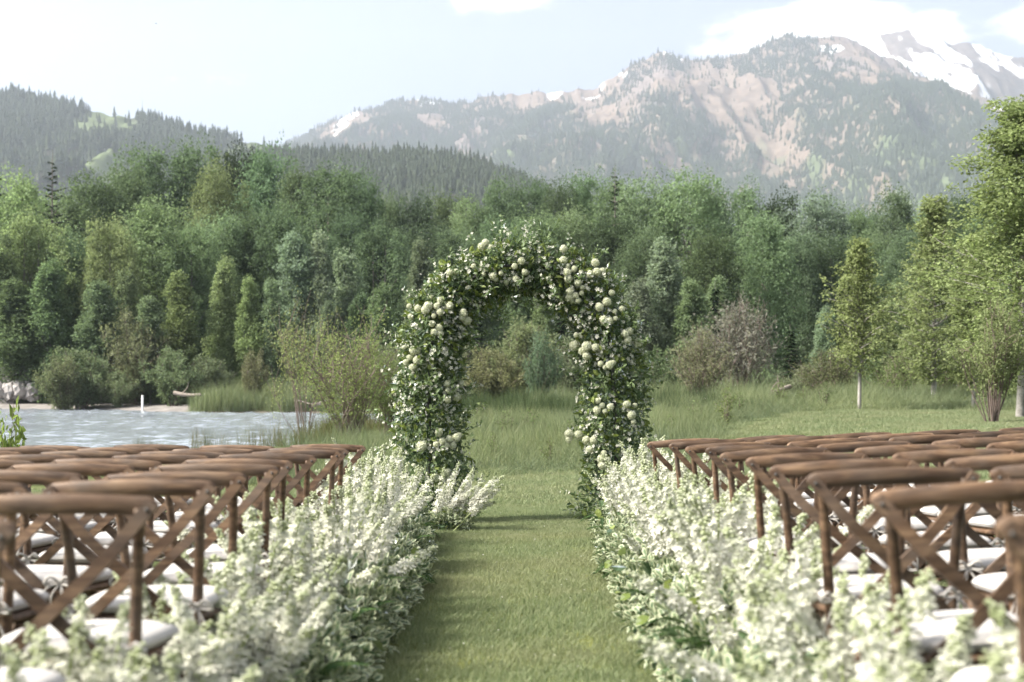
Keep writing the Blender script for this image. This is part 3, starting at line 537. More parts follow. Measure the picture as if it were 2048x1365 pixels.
YOUNG = [(100, 520, 130, 84, MD), (30, 560, 130, 84, MD), (200, 560, 120, 83, MD), (360, 545, 105, 84, YL), (450, 516, 95, 85, YL), (500, 555, 80, 84, YL), (590, 462, 120, 90, PL), (642, 466, 90, 90, PL), (690, 500, 110, 92, PL), (545, 560, 80, 84, MD), (655, 600, 70, 78, PL), (720, 590, 90, 86, MD), (765, 570, 90, 84, MD), (842, 480, 90, 90, PL), (880, 540, 90, 86, PL), (935, 560, 90, 88, MD), (1030, 560, 90, 88, MD), (1085, 545, 80, 86, YL), (1140, 560, 90, 86, MD), (1330, 480, 135, 84, PL), (1280, 560, 100, 82, PL), (1385, 560, 110, 82, MD), (1650, 610, 70, 70, PL), (1440, 555, 90, 88, MD), (1800, 560, 110, 70, MD), (1880, 560, 120, 66, MD), (1960, 560, 130, 64, MD), (2060, 540, 140, 62, MD), (1770, 600, 100, 60, YL), (1835, 585, 110, 58, YL), (1905, 600, 110, 56, PL), (1975, 590, 120, 55, YL), (2040, 610, 120, 54, YL), (250, 540, 90, 86, MD), (300, 590, 90, 82, MD)]
for (px, pt, w, d, c) in YOUNG:
    grow(P_PNT[k % 4], px, pt, w * 1.25, d, jit(c), {MD: 'young pointed green poplar ', YL: 'young pointed yellow-green poplar ', PL: 'young pointed pale grey-green poplar '}[c] + near(px), 'young poplars at the edge of the wood'); k += 1
# conifers among the broadleaved trees
grow(P_DEAD[0], 105, 298, 190, 91, (1, 1, 1), 'sparse dark spruce sticking out above the wood on the hill side', None)
grow(P_DEAD[0], -6, 332, 170, 92, (1, 1, 1), 'bare dark spruce at the pond end of the wood', None)
grow(P_DEAD[0], 1230, 328, 150, 108, (1, 1, 1), 'dark spruce tip sticking out of the wood above the arch', None)
grow(P_SPR[0], 1580, 648, 95, 72, (1, 1, 1), 'small dark spruce between the grey shrub and the aspens', None)
grow(P_SPR[0], 955, 600, 90, 74, (1, 1, 1), 'dark spruce seen inside the arch beside its pond-side leg', None)
grow(P_SPR[0], 1120, 600, 100, 78, (1, 1, 1), 'dark spruce seen inside the arch beside its hill-side leg', None)
grow(P_SPR[0], 1430, 560, 80, 84, (1, 1, 1), 'dark spruce rising behind the grey shrub', None)
# shrubs at the water and the meadow's edge
OL, GY, BR = (.19, .215, .13), (.22, .215, .18), (.20, .205, .125)
SHR = [(128, 705, 110, 79, OL, 'olive willow shrub beside the rock heap'), (160, 690, 150, 80, OL, 'broad grey-green willow shrub on the gravel strand'), (235, 735, 90, 80, OL, None), (270, 614, 150, 82, OL, 'tall pale olive willow shrub above the gravel strand'), (345, 690, 120, 79, MD, 'green shrub behind the driftwood'), (425, 705, 100, 80, OL, None), (505, 695, 70, 76, BR, 'yellowish shrub on the far grassy bank'), (560, 720, 100, 84, MD, None), (610, 700, 100, 84, MD, None), (20, 690, 120, 88, MD, None), (-60, 690, 130, 86, MD, None),
       (820, 640, 140, 76, OL, None), (900, 660, 130, 74, OL, None), (985, 690, 130, 70, BR, 'yellow-brown shrub seen through the arch'), (1050, 628, 170, 76, OL, 'tall pale shrub seen through the arch'), (1080, 655, 90, 66, DK, 'rounded dark bush seen through the arch'), (1150, 665, 130, 72, OL, None), (1230, 660, 140, 74, OL, None), (1310, 690, 120, 72, MD, None), (1510, 690, 120, 78, MD, None), (1620, 720, 130, 58, OL, None), (1760, 690, 140, 60, MD, None), (1850, 680, 150, 58, OL, None), (1940, 690, 150, 56, MD, None), (2050, 680, 160, 56, MD, None), (730, 680, 130, 80, OL, None), (660, 720, 110, 86, MD, None)]
for (px, pt, w, d, c, lab) in SHR:
    grow(P_SHR[k % 3], px, pt, w * 1.15, d, jit(c, .08), lab or ('grey-green willow shrub in the thicket ' if c is OL else 'green shrub in the thicket ') + near(px), None if lab else 'shrubs in the thicket', cat='shrub'); k += 1
grow(P_TAN[0], 1400, 650, 150, 56, BR, 'olive shrub with a tangled brown base beside the arch', None, cat='shrub', pbase=812)
grow(P_TAN[1], 1478, 588, 200, 68, GY, 'broad grey bare-twigged shrub before the dark wood', None, cat='shrub')
grow(P_TAN[1], 1660, 690, 150, 54, (.14, .155, .08), 'dark tangled shrub at the foot of the slender aspen', None, cat='shrub', pbase=820)
grow(P_TAN[0], 1800, 700, 150, 52, (.15, .19, .08), 'leafy tangled shrub between the two aspens', None, cat='shrub', pbase=822)
grow(P_TAN[1], 1900, 690, 160, 50, (.165, .205, .08), 'leafy green shrub behind the leaning bush', None, cat='shrub', pbase=825)
# aspens on the lawn bank
rng = np.random.default_rng(31)
LIME = (.235, .27, .125)
grow(aspen('aspen', 4.8, 1.0, 9000, .075, .25, power=.85), 1718, 488, 185, 40, LIME, 'slender lone aspen with pale trunk on the lawn bank', None, pbase=829)
grow(aspen('aspen', 6.8, 1.1, 11000, .08, .14, power=.85), 1868, 398, 230, 46, (.225, .26, .125), 'tall feathery aspen behind the lone aspen', None, pbase=824)
grow(aspen('aspen', 8.6, 1.9, 27000, .08, .13, power=.95), 2040, 212, 480, 33, (.235, .28, .13), 'big aspen with pale trunk towering at the lawn corner', None, pbase=826)
grow(aspen('aspen', 6.0, 1.1, 9000, .10, .15), 1945, 480, 190, 40, (.205, .24, .11), 'young aspen under the towering aspen', None, pbase=822)
grow(shrub('leaning_bush', 3.0, 1.0, 34, 5200, .085, .5, asp=.45, stem_r=.02), 1985, 590, 150, 30, (.205, .235, .115), 'twiggy bush fanning up from a narrow base on the lawn', None, pbase=849, cat='shrub')
# willow on the pond's near bank
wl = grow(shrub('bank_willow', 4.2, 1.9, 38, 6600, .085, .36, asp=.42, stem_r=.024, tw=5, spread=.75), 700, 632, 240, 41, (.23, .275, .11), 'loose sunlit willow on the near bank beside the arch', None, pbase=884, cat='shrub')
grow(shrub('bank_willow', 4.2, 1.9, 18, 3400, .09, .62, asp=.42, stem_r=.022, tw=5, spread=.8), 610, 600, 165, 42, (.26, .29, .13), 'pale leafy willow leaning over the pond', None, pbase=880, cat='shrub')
grow(shrub('bank_willow', 3.6, 1.9, 34, 6000, .10, .42, asp=.42, stem_r=.022), 775, 668, 150, 44, (.14, .18, .07), 'darker green willow right behind the flower arch leg', None, pbase=878, cat='shrub')
sp_ = grow(shrub('sapling', 1.0, .30, 7, 420, .085, .25, asp=.5, stem_r=.008, spread=.35), 14, 742, 90, 11.8, (.18, .23, .07), 'small broad-leaved sapling standing behind the pond-side chairs', None, cat='plant')
# weedy clumps in the meadow
wp = shrub('meadow_weed', .8, .35, 9, 420, .05, .3, asp=.5, stem_r=.006)
for (px, d, s) in ((1010, 38, 70), (1140, 33, 60), (960, 44, 75), (1060, 41, 65), (1100, 29, 45), (985, 30, 50), (1390, 42, 60), (1455, 40, 80), (1480, 44, 55), (1340, 36, 55), (1560, 46, 60), (1610, 44, 50), (1650, 42, 60), (880, 40, 60)):
    x = (px - VX) * d / FPX; zb = hz(x, d); top = VY + (ZC - zb - .85 * (s / 60)) * FPX / d
    grow(wp, px, top, s, d, jit((.18, .22, .10), .1), 'leafy yellow-green weed standing in the tall meadow grass', 'weeds in the meadow', cat='plant')

# ------------------------------------------------------------------ far-shore bits
rk = rough_mat('grey_rock', (.22, .20, .19), (.42, .39, .37), 1.6, .95, bump=.6)
def rock_mesh(k):
    mb = MB(); a = np.linspace(0, np.pi, 7)[1:-1]; b = np.arange(9) * 6.283 / 9; V = [[0, 0, 1]]
    for t in a:
        for q in b: V.append([math.sin(t) * math.cos(q), math.sin(t) * math.sin(q), math.cos(t)])
    V.append([0, 0, -1]); V = np.array(V) * (1 + rng.normal(0, .14, (len(V), 1))); Q = []; T = []
    for i in range(4):
        for j in range(9): Q.append((1 + i * 9 + j, 1 + (i + 1) * 9 + j, 1 + (i + 1) * 9 + (j + 1) % 9, 1 + i * 9 + (j + 1) % 9))
    for j in range(9): T += [(0, 1 + j, 1 + (j + 1) % 9), (len(V) - 1, 37 + (j + 1) % 9, 37 + j)]
    mb.add(V, T, Q); return mb.mesh('rock', rk)
RM = [rock_mesh(k) for k in range(4)]
for (px, py) in [(x_, y_) for y_, xs in ((745, (-12, 12, 34)), (758, (-20, 4, 26, 46)), (770, (-10, 14, 36, 56)), (782, (0, 22, 44, 60))) for x_ in xs]:
    o = bpy.data.objects.new('rock', RM[int(rng.integers(4))]); col.objects.link(o); d = 85.5 - (py - 745) * .06; p0 = at(px + rng.normal(0, 3), py + rng.normal(0, 2), d)
    s = .46 * rng.uniform(.7, 1.3); o.location = p0; o.scale = (s * 1.25, s, s * .8); o.rotation_euler = tuple(rng.random(3) * 6); tag(o, 'grey boulder in the rock heap on the far shore', 'rock', 'boulders in the rock heap')
mb = MB(); gxr = np.linspace(-35, -28.6, 16); gyr = np.linspace(83.8, 92, 10); GX, GY_ = np.meshgrid(gxr, gyr); GZ = -1.2 + 2.3 * sstep(-28.7, -30.2, GX) * sstep(83.8, 86.5, GY_) * (.8 + .4 * fbm(GX, GY_, 3)); i, j = np.meshgrid(np.arange(9), np.arange(15), indexing='ij'); a = (i * 16 + j).ravel()
mb.add(np.stack([GX, GY_, GZ], -1).reshape(-1, 3), None, np.stack([a, a + 1, a + 17, a + 16], 1)); tag(mb.build('gravel_mound', rk, smooth=True), 'grey gravel mound the boulders lie on', 'mound', kind='structure')
white = rough_mat('white_paint', (.7, .7, .68), (.82, .82, .8), 20, .6, bump=0)
mb = MB(); tube(mb, [(0, 0, -.6), (0, 0, .78)], [.055, .055], 8); tube(mb, [(0, 0, .78), (0, 0, .84)], [.07, .05], 8)
o = mb.build('marker_post', white, smooth=True); p0 = at(285, 824, 77); o.location = (p0.x, p0.y, WATER_Z); tag(o, 'thin white post standing in the water by the gravel strand', 'post')
M['log'] = rough_mat('weathered_log', (.16, .13, .105), (.30, .26, .22), 4, .9, (1, 1, 1), .4)
def log(name, a, b, r, label, stubs=3):
    mb = MB(); limb(mb, a, b, r, r * .7, .04, 8, 8); a = np.array(a); b = np.array(b)
    for s in range(stubs): q = a + (b - a) * rng.uniform(.25, .9); limb(mb, q, q + rdir(1)[0] * [1, 1, .4] * 1.0 + [0, 0, .35], r * .35, r * .1, .1, 4, 5)
    o = mb.build(name, M['log'], smooth=True); tag(o, label, 'log'); return o
log('fallen_log', at(1528, 806, 52), at(1580, 774, 54), .13, 'pale leaning log beside the tangled shrub', 2)
log('driftwood', at(348, 786, 75.6), at(402, 790, 75.2), .11, 'pale driftwood log on the far bank', 2)
log('driftwood', at(620, 812, 70), at(642, 806, 71), .10, 'dark drift branch at the end of the grassy bank', 4)
# stream glimpse behind the log
mb = MB(); c0 = at(1560, 782, 61); mb.add([(c0.x - 3, 60.5, -.80), (c0.x + 3.0, 60.5, -.80), (c0.x + 4, 66, -.80), (c0.x - 2, 66, -.80)], None, [(0, 1, 2, 3)]); tag(mb.build('stream_water', bpy.data.materials['pond_water']), 'glimpse of stream beyond the leaning log', 'water', kind='structure')
# mast on the hill crest, bird in the sky
XX, YY, ZZ, T, rd = SLOPES['left']; mb = MB(); tube(mb, [(0, 0, -4), (0, 0, 24)], [.35, .22], 5); tube(mb, [(-1.2, 0, 17), (1.2, 0, 17)], [.15, .15], 4)
o = mb.build('radio_mast', rk); p0 = at(285, 238, 1750); o.location = (p0.x, 1750, p0.z); tag(o, 'thin mast on the crest of the forested hill', 'mast')
mb = MB(); tube(mb, [(-.12, 0, 0), (-.03, 0, .012), (.08, 0, .01), (.15, 0, 0)], [.008, .032, .028, .006], 6)
for s in (-1, 1): mb.add([(-.03, 0, .02), (.06, 0, .02), (.0, s * .16, .09), (-.05, s * .26, .06), (-.06, s * .16, .07)], [(0, 1, 2), (0, 2, 4), (4, 2, 3)])
o = mb.build('bird', rough_mat('bird_feather', (.03, .03, .03), (.06, .06, .06), 5, .8)); o.location = at(312, 48, 120); o.rotation_euler = (.3, 0, .7); o.scale = (.7,) * 3; tag(o, 'small dark bird flying over the forested hill', 'bird')

# ------------------------------------------------------------------ chairs
def wood_mat():
    m, N, L = newmat('chair_wood'); out = N.new('ShaderNodeOutputMaterial'); p = N.new('ShaderNodeBsdfPrincipled'); L.new(p.outputs[0], out.inputs[0])
    tc = N.new('ShaderNodeTexCoord'); oi = N.new('ShaderNodeObjectInfo'); ad = N.new('ShaderNodeVectorMath'); ad.operation = 'ADD'; L.new(tc.outputs['Object'], ad.inputs[0])
    cb = N.new('ShaderNodeCombineXYZ'); sc = N.new('ShaderNodeMath'); sc.operation = 'MULTIPLY'; L.new(oi.outputs['Random'], sc.inputs[0]); sc.inputs[1].default_value = 40; L.new(sc.outputs[0], cb.inputs[0]); L.new(sc.outputs[0], cb.inputs[2]); L.new(cb.outputs[0], ad.inputs[1])
    mp = N.new('ShaderNodeMapping'); mp.inputs['Scale'].default_value = (2.2, 14, 14); L.new(ad.outputs[0], mp.inputs[0])
    n1 = N.new('ShaderNodeTexNoise'); n1.inputs['Scale'].default_value = 3.2; n1.inputs['Detail'].default_value = 8; n1.inputs['Distortion'].default_value = .5; L.new(mp.outputs[0], n1.inputs['Vector'])
    n2 = N.new('ShaderNodeTexNoise'); n2.inputs['Scale'].default_value = 7; n2.inputs['Detail'].default_value = 4; L.new(ad.outputs[0], n2.inputs['Vector'])
    r1 = N.new('ShaderNodeValToRGB'); L.new(n1.outputs['Fac'], r1.inputs[0]); e = r1.color_ramp.elements; e[0].position = .28; e[0].color = (.04, .022, .012, 1); e[1].position = .75; e[1].color = (.205, .13, .075, 1); q = e.new(.5); q.color = (.098, .058, .034, 1)
    mr = N.new('ShaderNodeMapRange'); L.new(n2.outputs['Fac'], mr.inputs[0]); mr.inputs[1].default_value = .45; mr.inputs[2].default_value = .75; mr.inputs[3].default_value = 0; mr.inputs[4].default_value = .55
    mx = N.new('ShaderNodeMix'); mx.data_type = 'RGBA'; L.new(mr.outputs[0], mx.inputs[0]); L.new(r1.outputs[0], mx.inputs[6]); mx.inputs[7].default_value = (.105, .085, .07, 1)
    hv = N.new('ShaderNodeMapRange'); L.new(oi.outputs['Random'], hv.inputs[0]); hv.inputs[3].default_value = .7; hv.inputs[4].default_value = 1.25; s2 = N.new('ShaderNodeVectorMath'); s2.operation = 'SCALE'; L.new(mx.outputs[2], s2.inputs[0]); L.new(hv.outputs[0], s2.inputs['Scale'])
    L.new(s2.outputs[0], p.inputs['Base Color']); p.inputs['Roughness'].default_value = .6; p.inputs['Specular IOR Level'].default_value = .25
    bp = N.new('ShaderNodeBump'); bp.inputs['Strength'].default_value = .15; bp.inputs['Distance'].default_value = .004; L.new(n1.outputs['Fac'], bp.inputs['Height']); L.new(bp.outputs[0], p.inputs['Normal']); return m
M['wood'] = wood_mat()
M['cushion'] = rough_mat('ivory_cushion_cloth', (.41, .39, .365), (.47, .45, .425), 9, .9, bump=.12, spec=.2, objrand=.05)
M['cord'] = rough_mat('cream_tie_cloth', (.36, .335, .30), (.44, .415, .38), 30, .9, bump=.1)
M['bolt'] = rough_mat('dark_bolt', (.03, .028, .025), (.07, .06, .05), 40, .5, bump=0, spec=.5)
def roundslab(mb, w0, w1, d0, d1, z0, z1, puff=0.0, n=5, ex=4.0, c=None):
    """rounded trapezoid pad: back width w0 at y=d0, front width w1 at y=d1, domed by puff"""
    m = 28; a = np.arange(m) * 2 * np.pi / m; ux = np.sign(np.cos(a)) * np.abs(np.cos(a)) ** (2 / ex); uy = np.sign(np.sin(a)) * np.abs(np.sin(a)) ** (2 / ex)
    rings = []; prof = [(.0, 0), (.93, 0), (1, .28), (1.0, .7), (.93, 1.0), (.75, 1 + puff * .6), (.4, 1 + puff), (.0, 1 + puff)]
    yc, yh = (d0 + d1) / 2, (d1 - d0) / 2; V = []
    for s, t in prof:
        y = uy * s; w = (w0 + (w1 - w0) * (y + 1) / 2) / 2; V.append(np.stack([ux * s * w, yc + y * yh, np.full(m, z0 + (z1 - z0) * t)], 1))
    V = np.concatenate(V); k = len(prof); i, j = np.meshgrid(np.arange(k - 1), np.arange(m), indexing='ij'); i = i.ravel(); j = j.ravel(); q = (j + 1) % m
    mb.add(V, None, np.stack([i * m + j, i * m + q, (i + 1) * m + q, (i + 1) * m + j], 1), c)
def chair_meshes():
    Ms = {}
    mb = MB(); roundslab(mb, .39, .45, -.20, .22, .435, .462, ex=5); Ms['seat'] = mb.mesh('seat', M['wood'], True)
    mb = MB(); roundslab(mb, .385, .43, -.185, .225, .466, .505, puff=.35, ex=4.5); Ms['seat_cushion'] = mb.mesh('seat_cushion', M['cushion'], True)
    mb = MB(); roundslab(mb, .392, .437, -.188, .229, .484, .490, ex=4.5); Ms['piping'] = mb.mesh('piping', M['cord'], True)
    for s in (-1, 1):
        mb = MB(); tube(mb, smoothpath([(s * .215, .205, 0), (s * .20, .195, .22), (s * .19, .185, .44)], 7), np.linspace(.014, .019, 7), 10); Ms['front_leg', s] = mb.mesh('leg', M['wood'], True)
        mb = MB(); tube(mb, smoothpath([(s * .195, -.27, 0), (s * .19, -.215, .25), (s * .19, -.19, .46), (s * .20, -.205, .66), (s * .218, -.245, .845)], 14), np.interp(np.linspace(0, 1, 14), [0, .5, 1], [.0135, .0165, .0145]), 10); Ms['back_post', s] = mb.mesh('leg', M['wood'], True)
        mb = MB(); P = smoothpath([(s * .250, -.250, .858), (s * .235, -.254, .838), (s * .14, -.266, .722), (0, -.262 - .008 * s, .585), (-s * .12, -.245, .475), (-s * .185, -.222, .405)], 16); tube(mb, P, np.full(16, 1.0), 4, flat=(.0165, .0075), up=(0, 1, 0)); Ms['brace', s] = mb.mesh('cross_brace', M['wood'], False)
        mb = MB(); tube(mb, [(s * .240, -.266, .842), (s * .240, -.256, .842)], [.005, .007], 8); Ms['bolt', s] = mb.mesh('bolt', M['bolt'], True)
        mb = MB(); x = s * .17; y = -.21
        tube(mb, smoothpath([(s * .15, -.18, .485), (s * .175, -.215, .50), (s * .215, -.21, .492), (s * .225, -.185, .488), (s * .20, -.172, .486)], 12), .0045, 5)
        for q in range(4): tube(mb, smoothpath([(s * .19, -.222, .49), (s * (.19 + .03 * (q - 1.5)), -.245 - .012 * (q % 2), .47 - .02 * q), (s * (.185 + .035 * (q - 1.5)), -.235, .42 - .02 * q)], 8), .0028, 5)
        for q in (-1, 1): tube(mb, smoothpath([(s * .19, -.222, .49), (s * .19 + q * .03, -.245, .515), (s * .19 + q * .05, -.24, .485), (s * .19, -.222, .488)], 10), .005, 5)
        Ms['tie', s] = mb.mesh('cushion_tie', M['cord'], True)
    # top rail: bowed in plan, oval in section, rounded ends
    xs = np.concatenate([-1 + .13 * (1 - np.cos(np.linspace(0, np.pi / 2, 8)))[:-1], np.linspace(-.87, .87, 21), (1 - .13 * (1 - np.cos(np.linspace(0, np.pi / 2, 8)))[:-1])[::-1]]); W = .260
    P = np.stack([xs * W, -.256 + .030 * np.abs(xs) ** 2.2, .848 + .009 * (1 - xs ** 2)], 1); hr = .0268 * np.sqrt(np.clip(1 - (np.clip(np.abs(xs) - .87, 0, 1) / .13) ** 2, .02, 1)) * (.92 + .08 * np.cos(xs * 1.6))
    mb = MB(); tube(mb, P, hr, 14, flat=(.50, 1.0), up=(0, 0, 1)); Ms['top_rail'] = mb.mesh('top_rail', M['wood'], True)
    for nm, a, b, r in (('s1', (-.196, -.225, .20), (-.20, .193, .17), .0095), ('s2', (.196, -.225, .20), (.20, .193, .17), .0095), ('s3', (-.20, -.01, .186), (.20, -.01, .186), .009), ('s4', (-.192, -.218, .27), (.192, -.218, .27), .009)):
        mb = MB(); tube(mb, smoothpath([a, (np.array(a) + np.array(b)) / 2, b], 6), r, 8); Ms['stretcher', nm] = mb.mesh('stretcher', M['wood'], True)
    for s in (-1, 1): # bentwood hoop under the seat on each side
        mb = MB(); tube(mb, smoothpath([(s * .19, -.20, .31), (s * .185, -.13, .40), (s * .18, 0, .428), (s * .185, .12, .40), (s * .193, .186, .31)], 14), .0085, 6); Ms['hoop', s] = mb.mesh('seat_hoop', M['wood'], True)
    return Ms
CM = chair_meshes()
def chair(x, y, rz, tilt, label, group):
    root = empty('cross_back_chair', (x, y, hz(x, y) - .004), rz); sx = -math.atan2(.034, 1) * (1 if x > 0 else 0)
    root.rotation_euler = (R(-1.8) + tilt[0], sx + tilt[1], rz); tag(root, label, 'chair', group)
    for k, me in CM.items():
        nm = me.name.split('.')[0]; o = bpy.data.objects.new(nm, me); col.objects.link(o)
        o.parent = root
        if nm == 'piping': continue
    ks = {o.data.name: o for o in root.children}
    # sub-parts
    cu = ks[CM['seat_cushion'].name]; ks[CM['piping'].name].parent = cu
    for s in (-1, 1): ks[CM['tie', s].name].parent = cu; ks[CM['bolt', s].name].parent = ks[CM['brace', s].name]
    cu.rotation_euler = (0, 0, random.gauss(0, .03)); cu.location = (random.gauss(0, .004), random.gauss(0, .006), 0)
    return root
ORD = ['first', 'second', 'third', 'fourth', 'fifth', 'sixth', 'seventh', 'eighth', 'ninth', 'tenth']
rowsR = [(2.6, .888), (3.4, .87), (4.2, .867), (5.0, .921), (5.8, .91), (6.6, .949), (7.4, .952), (8.2, .951), (9.0, .953), (9.8, .889)]
rowsL = [(2.75, .974), (3.5, .898), (4.25, .919), (5.0, .946), (5.75, .977), (6.5, 1.035), (7.25, 1.04), (8.0, 1.015), (8.75, 1.058), (9.5, 1.062)]
rng = np.random.default_rng(77); NCH = 0
for side, rows in ((1, rowsR), (-1, rowsL)):
    for r_, (d, xe) in enumerate(rows):
        lim = ((1003 if side > 0 else 1045) * d / FPX) + .12
        for s in range(7):
            x = xe + .255 + s * .59 + (rng.normal(0, .018) if s else 0)
            if x - .26 > lim: break
            yaw = side * R(3.5) + rng.normal(0, R(2.2)); y = d + .245 - .03 * s + rng.normal(0, .025)
            chair(side * x, y, yaw, (rng.normal(0, .008), rng.normal(0, .010)), f'wooden cross-back chair, {ORD[9 - r_]} row from the arch, {ORD[s]} seat from aisle, {"hill" if side > 0 else "pond"} side', f'chairs on the {"hill" if side > 0 else "pond"} side of the aisle'); NCH += 1

# ------------------------------------------------------------------ flower arch
rng = np.random.default_rng(101)
AY = 14.35; SC = AY / FPX
BASEY = VY + (ZC - hz(0, AY)) * FPX / AY
def ap(px, py): return np.array([(px - 1050) * SC, 0, (BASEY - py) * SC])
LINE = [(868, 1052, 72), (862, 960, 74), (858, 870, 72), (858, 790, 62), (862, 720, 62), (872, 660, 64), (895, 610, 60), (935, 566, 54), (990, 540, 52), (1050, 532, 54), (1110, 542, 56), (1160, 572, 58), (1196, 622, 62), (1216, 690, 66), (1226, 770, 66), (1232, 860, 68), (1232, 950, 68), (1230, 1052, 70)]
AP = np.array([ap(a, b) for a, b, c in LINE]); AR = np.array([c * SC for a, b, c in LINE])
ACX = (1050 - VX) * SC
def ev(t):
    i = np.clip(t.astype(int), 0, len(AP) - 2); f = (t - i)[:, None]
    return AP[i] * (1 - f) + AP[i + 1] * f, AR[i] * (1 - f[:, 0]) + AR[i + 1] * f[:, 0], unit(AP[i + 1] - AP[i])
arch = empty('flower_arch', (ACX, AY, hz(ACX, AY))); tag(arch, 'tall arch covered in green leaves, white snowball blooms and small blossoms', 'flower arch')
metal = rough_mat('dark_metal', (.03, .03, .03), (.06, .055, .05), 20, .5, bump=0, spec=.5)
mb = MB()
for dy in (-.14, .14): tube(mb, smoothpath(AP + [0, dy, 0], 60), .016, 6)
for q in np.linspace(1, len(AP) - 2, 14): p0 = AP[int(q)]; tube(mb, [p0 + [0, -.14, 0], p0 + [0, .14, 0]], .01, 5)
mb.build('arch_frame', metal, arch, True)
def ring(n, lo, hi, p=.6, t=None):
    t = rng.random(n) * (len(AP) - 1.001) if t is None else t; c, r, tg = ev(t); up_ = np.array([0, 1, 0.]); s = np.cross(tg, up_)
    a = rng.random(n) * 6.283; q = lo + (hi - lo) * rng.random(n) ** p
    bump = .75 + .5 * fbm(t * 1.6 + 5, a * .9, 3); rad = r * bump * q
    D = np.cos(a)[:, None] * s + np.sin(a)[:, None] * up_ * .85; return c + D * rad[:, None], unit(D), t
# leaves: dense inside, looser at the rim
P, D, t = ring(15500, .15, 1.0, .5)
ax = unit(D * .6 + rng.normal(size=P.shape) * .75 + [0, 0, -.15]); nr = unit(D + rng.normal(size=P.shape) * .6 + [0, 0, .4]); ln = rng.uniform(.045, .085, len(P))
mb = MB(); leaves(mb, P, ax, nr, ln, ln * rng.uniform(.36, .55, len(P)), .18, np.clip(rng.normal(.4, .26, len(P)), 0, 1), six=True); tag(mb.build('foliage', M['archleaf'], arch), kind='stuff')
P, D, t = ring(2600, .75, 1.08, 1); ax = unit(D * .7 + rng.normal(size=P.shape) * .6 + [0, 0, .1]); ln = rng.uniform(.05, .09, len(P))
mb = MB(); leaves(mb, P, ax, unit(D + rng.normal(size=P.shape) * .6), ln, ln * .5, .18, six=True); tag(mb.build('light_foliage', M['limeleaf'], arch, link=True), kind='stuff')
# sprigs that stick out of the outline
def flower4(mb, P, Nn, r, npet=5, cup=.25, tint=None):
    n = len(P); Nn = unit(Nn); a = unit(np.cross(Nn, rng.normal(size=(n, 3)))); b = np.cross(Nn, a); r = np.broadcast_to(r, n)[:, None]; tint = rng.uniform(.75, 1, n) if tint is None else tint
    V = []; 
    for k in range(npet):
        th = k * 6.283 / npet; d = a * math.cos(th) + b * math.sin(th); s = -a * math.sin(th) + b * math.cos(th); w = 2.2 / npet
        V += [P, P + d * r * .62 + s * r * w * .62 + Nn * r * cup * .7, P + d * r + Nn * r * cup, P + d * r * .62 - s * r * w * .62 + Nn * r * cup * .7]
    V = np.stack(V, 1).reshape(-1, 3); m = npet * 4; base = (np.arange(n)[:, None] * m + np.arange(npet)[None] * 4).reshape(-1, 1)
    c = np.zeros((n, m, 3)); c[:, :, 0] = tint[:, None]; c[:, 0::4, 0] *= .62; mb.add(V, None, base + [0, 1, 2, 3], c.reshape(-1, 3))
sl = MB(); sf = MB(); st = MB()
P, D, t = ring(250, .72, .95, 1); 
for p0, d0 in zip(P, D):
    d1 = unit(d0 * 1.0 + rng.normal(0, .35, 3) + [0, -.05, .35]); L_ = rng.uniform(.14, .34); e = p0 + d1 * L_; m_ = (p0 + e) / 2 + [0, 0, -.03]; PP = smoothpath([p0, m_, e], 7); tube(st, PP, np.linspace(.004, .0015, 7), 4, cap=False)
    n = int(rng.integers(8, 15)); q = PP[rng.integers(1, 7, n)] + rng.normal(0, .008, (n, 3)); ax = unit(d1 * .5 + rng.normal(0, .7, (n, 3))); ln_ = rng.uniform(.035, .065, n); leaves(sl, q, ax, unit(rng.normal(0, .6, (n, 3)) + [0, -.3, .8]), ln_, ln_ * .5, .15, np.clip(rng.normal(.65, .25, n), 0, 1), six=True)
    if rng.random() < .62:
        n = int(rng.integers(3, 8)); q = PP[rng.integers(3, 7, n)] + rng.normal(0, .022, (n, 3)); flower4(sf, q, unit(rng.normal(0, .5, (n, 3)) + d1 + [0, -.6, .3]), rng.uniform(.012, .020, n), 5, .35)
sp_o = st.build('sprig_stems', M['stem'], arch); tag(sp_o, kind='stuff'); tag(sl.build('sprig_leaves', M['archleaf'], arch), kind='stuff')
# small blossoms in clusters over the surface
cP, cD, ct = ring(760, .84, 1.08, 1); n = 5; P = np.repeat(cP, n, 0) + rng.normal(0, .028, (len(cP) * n, 3)); D = np.repeat(cD, n, 0)
flower4(sf, P, unit(D + rng.normal(0, .4, P.shape) + [0, -.25, .2]), rng.uniform(.010, .026, len(P)), 5, .3); tag(sf.build('small_blossoms', M['blossom'], arch), kind='stuff')
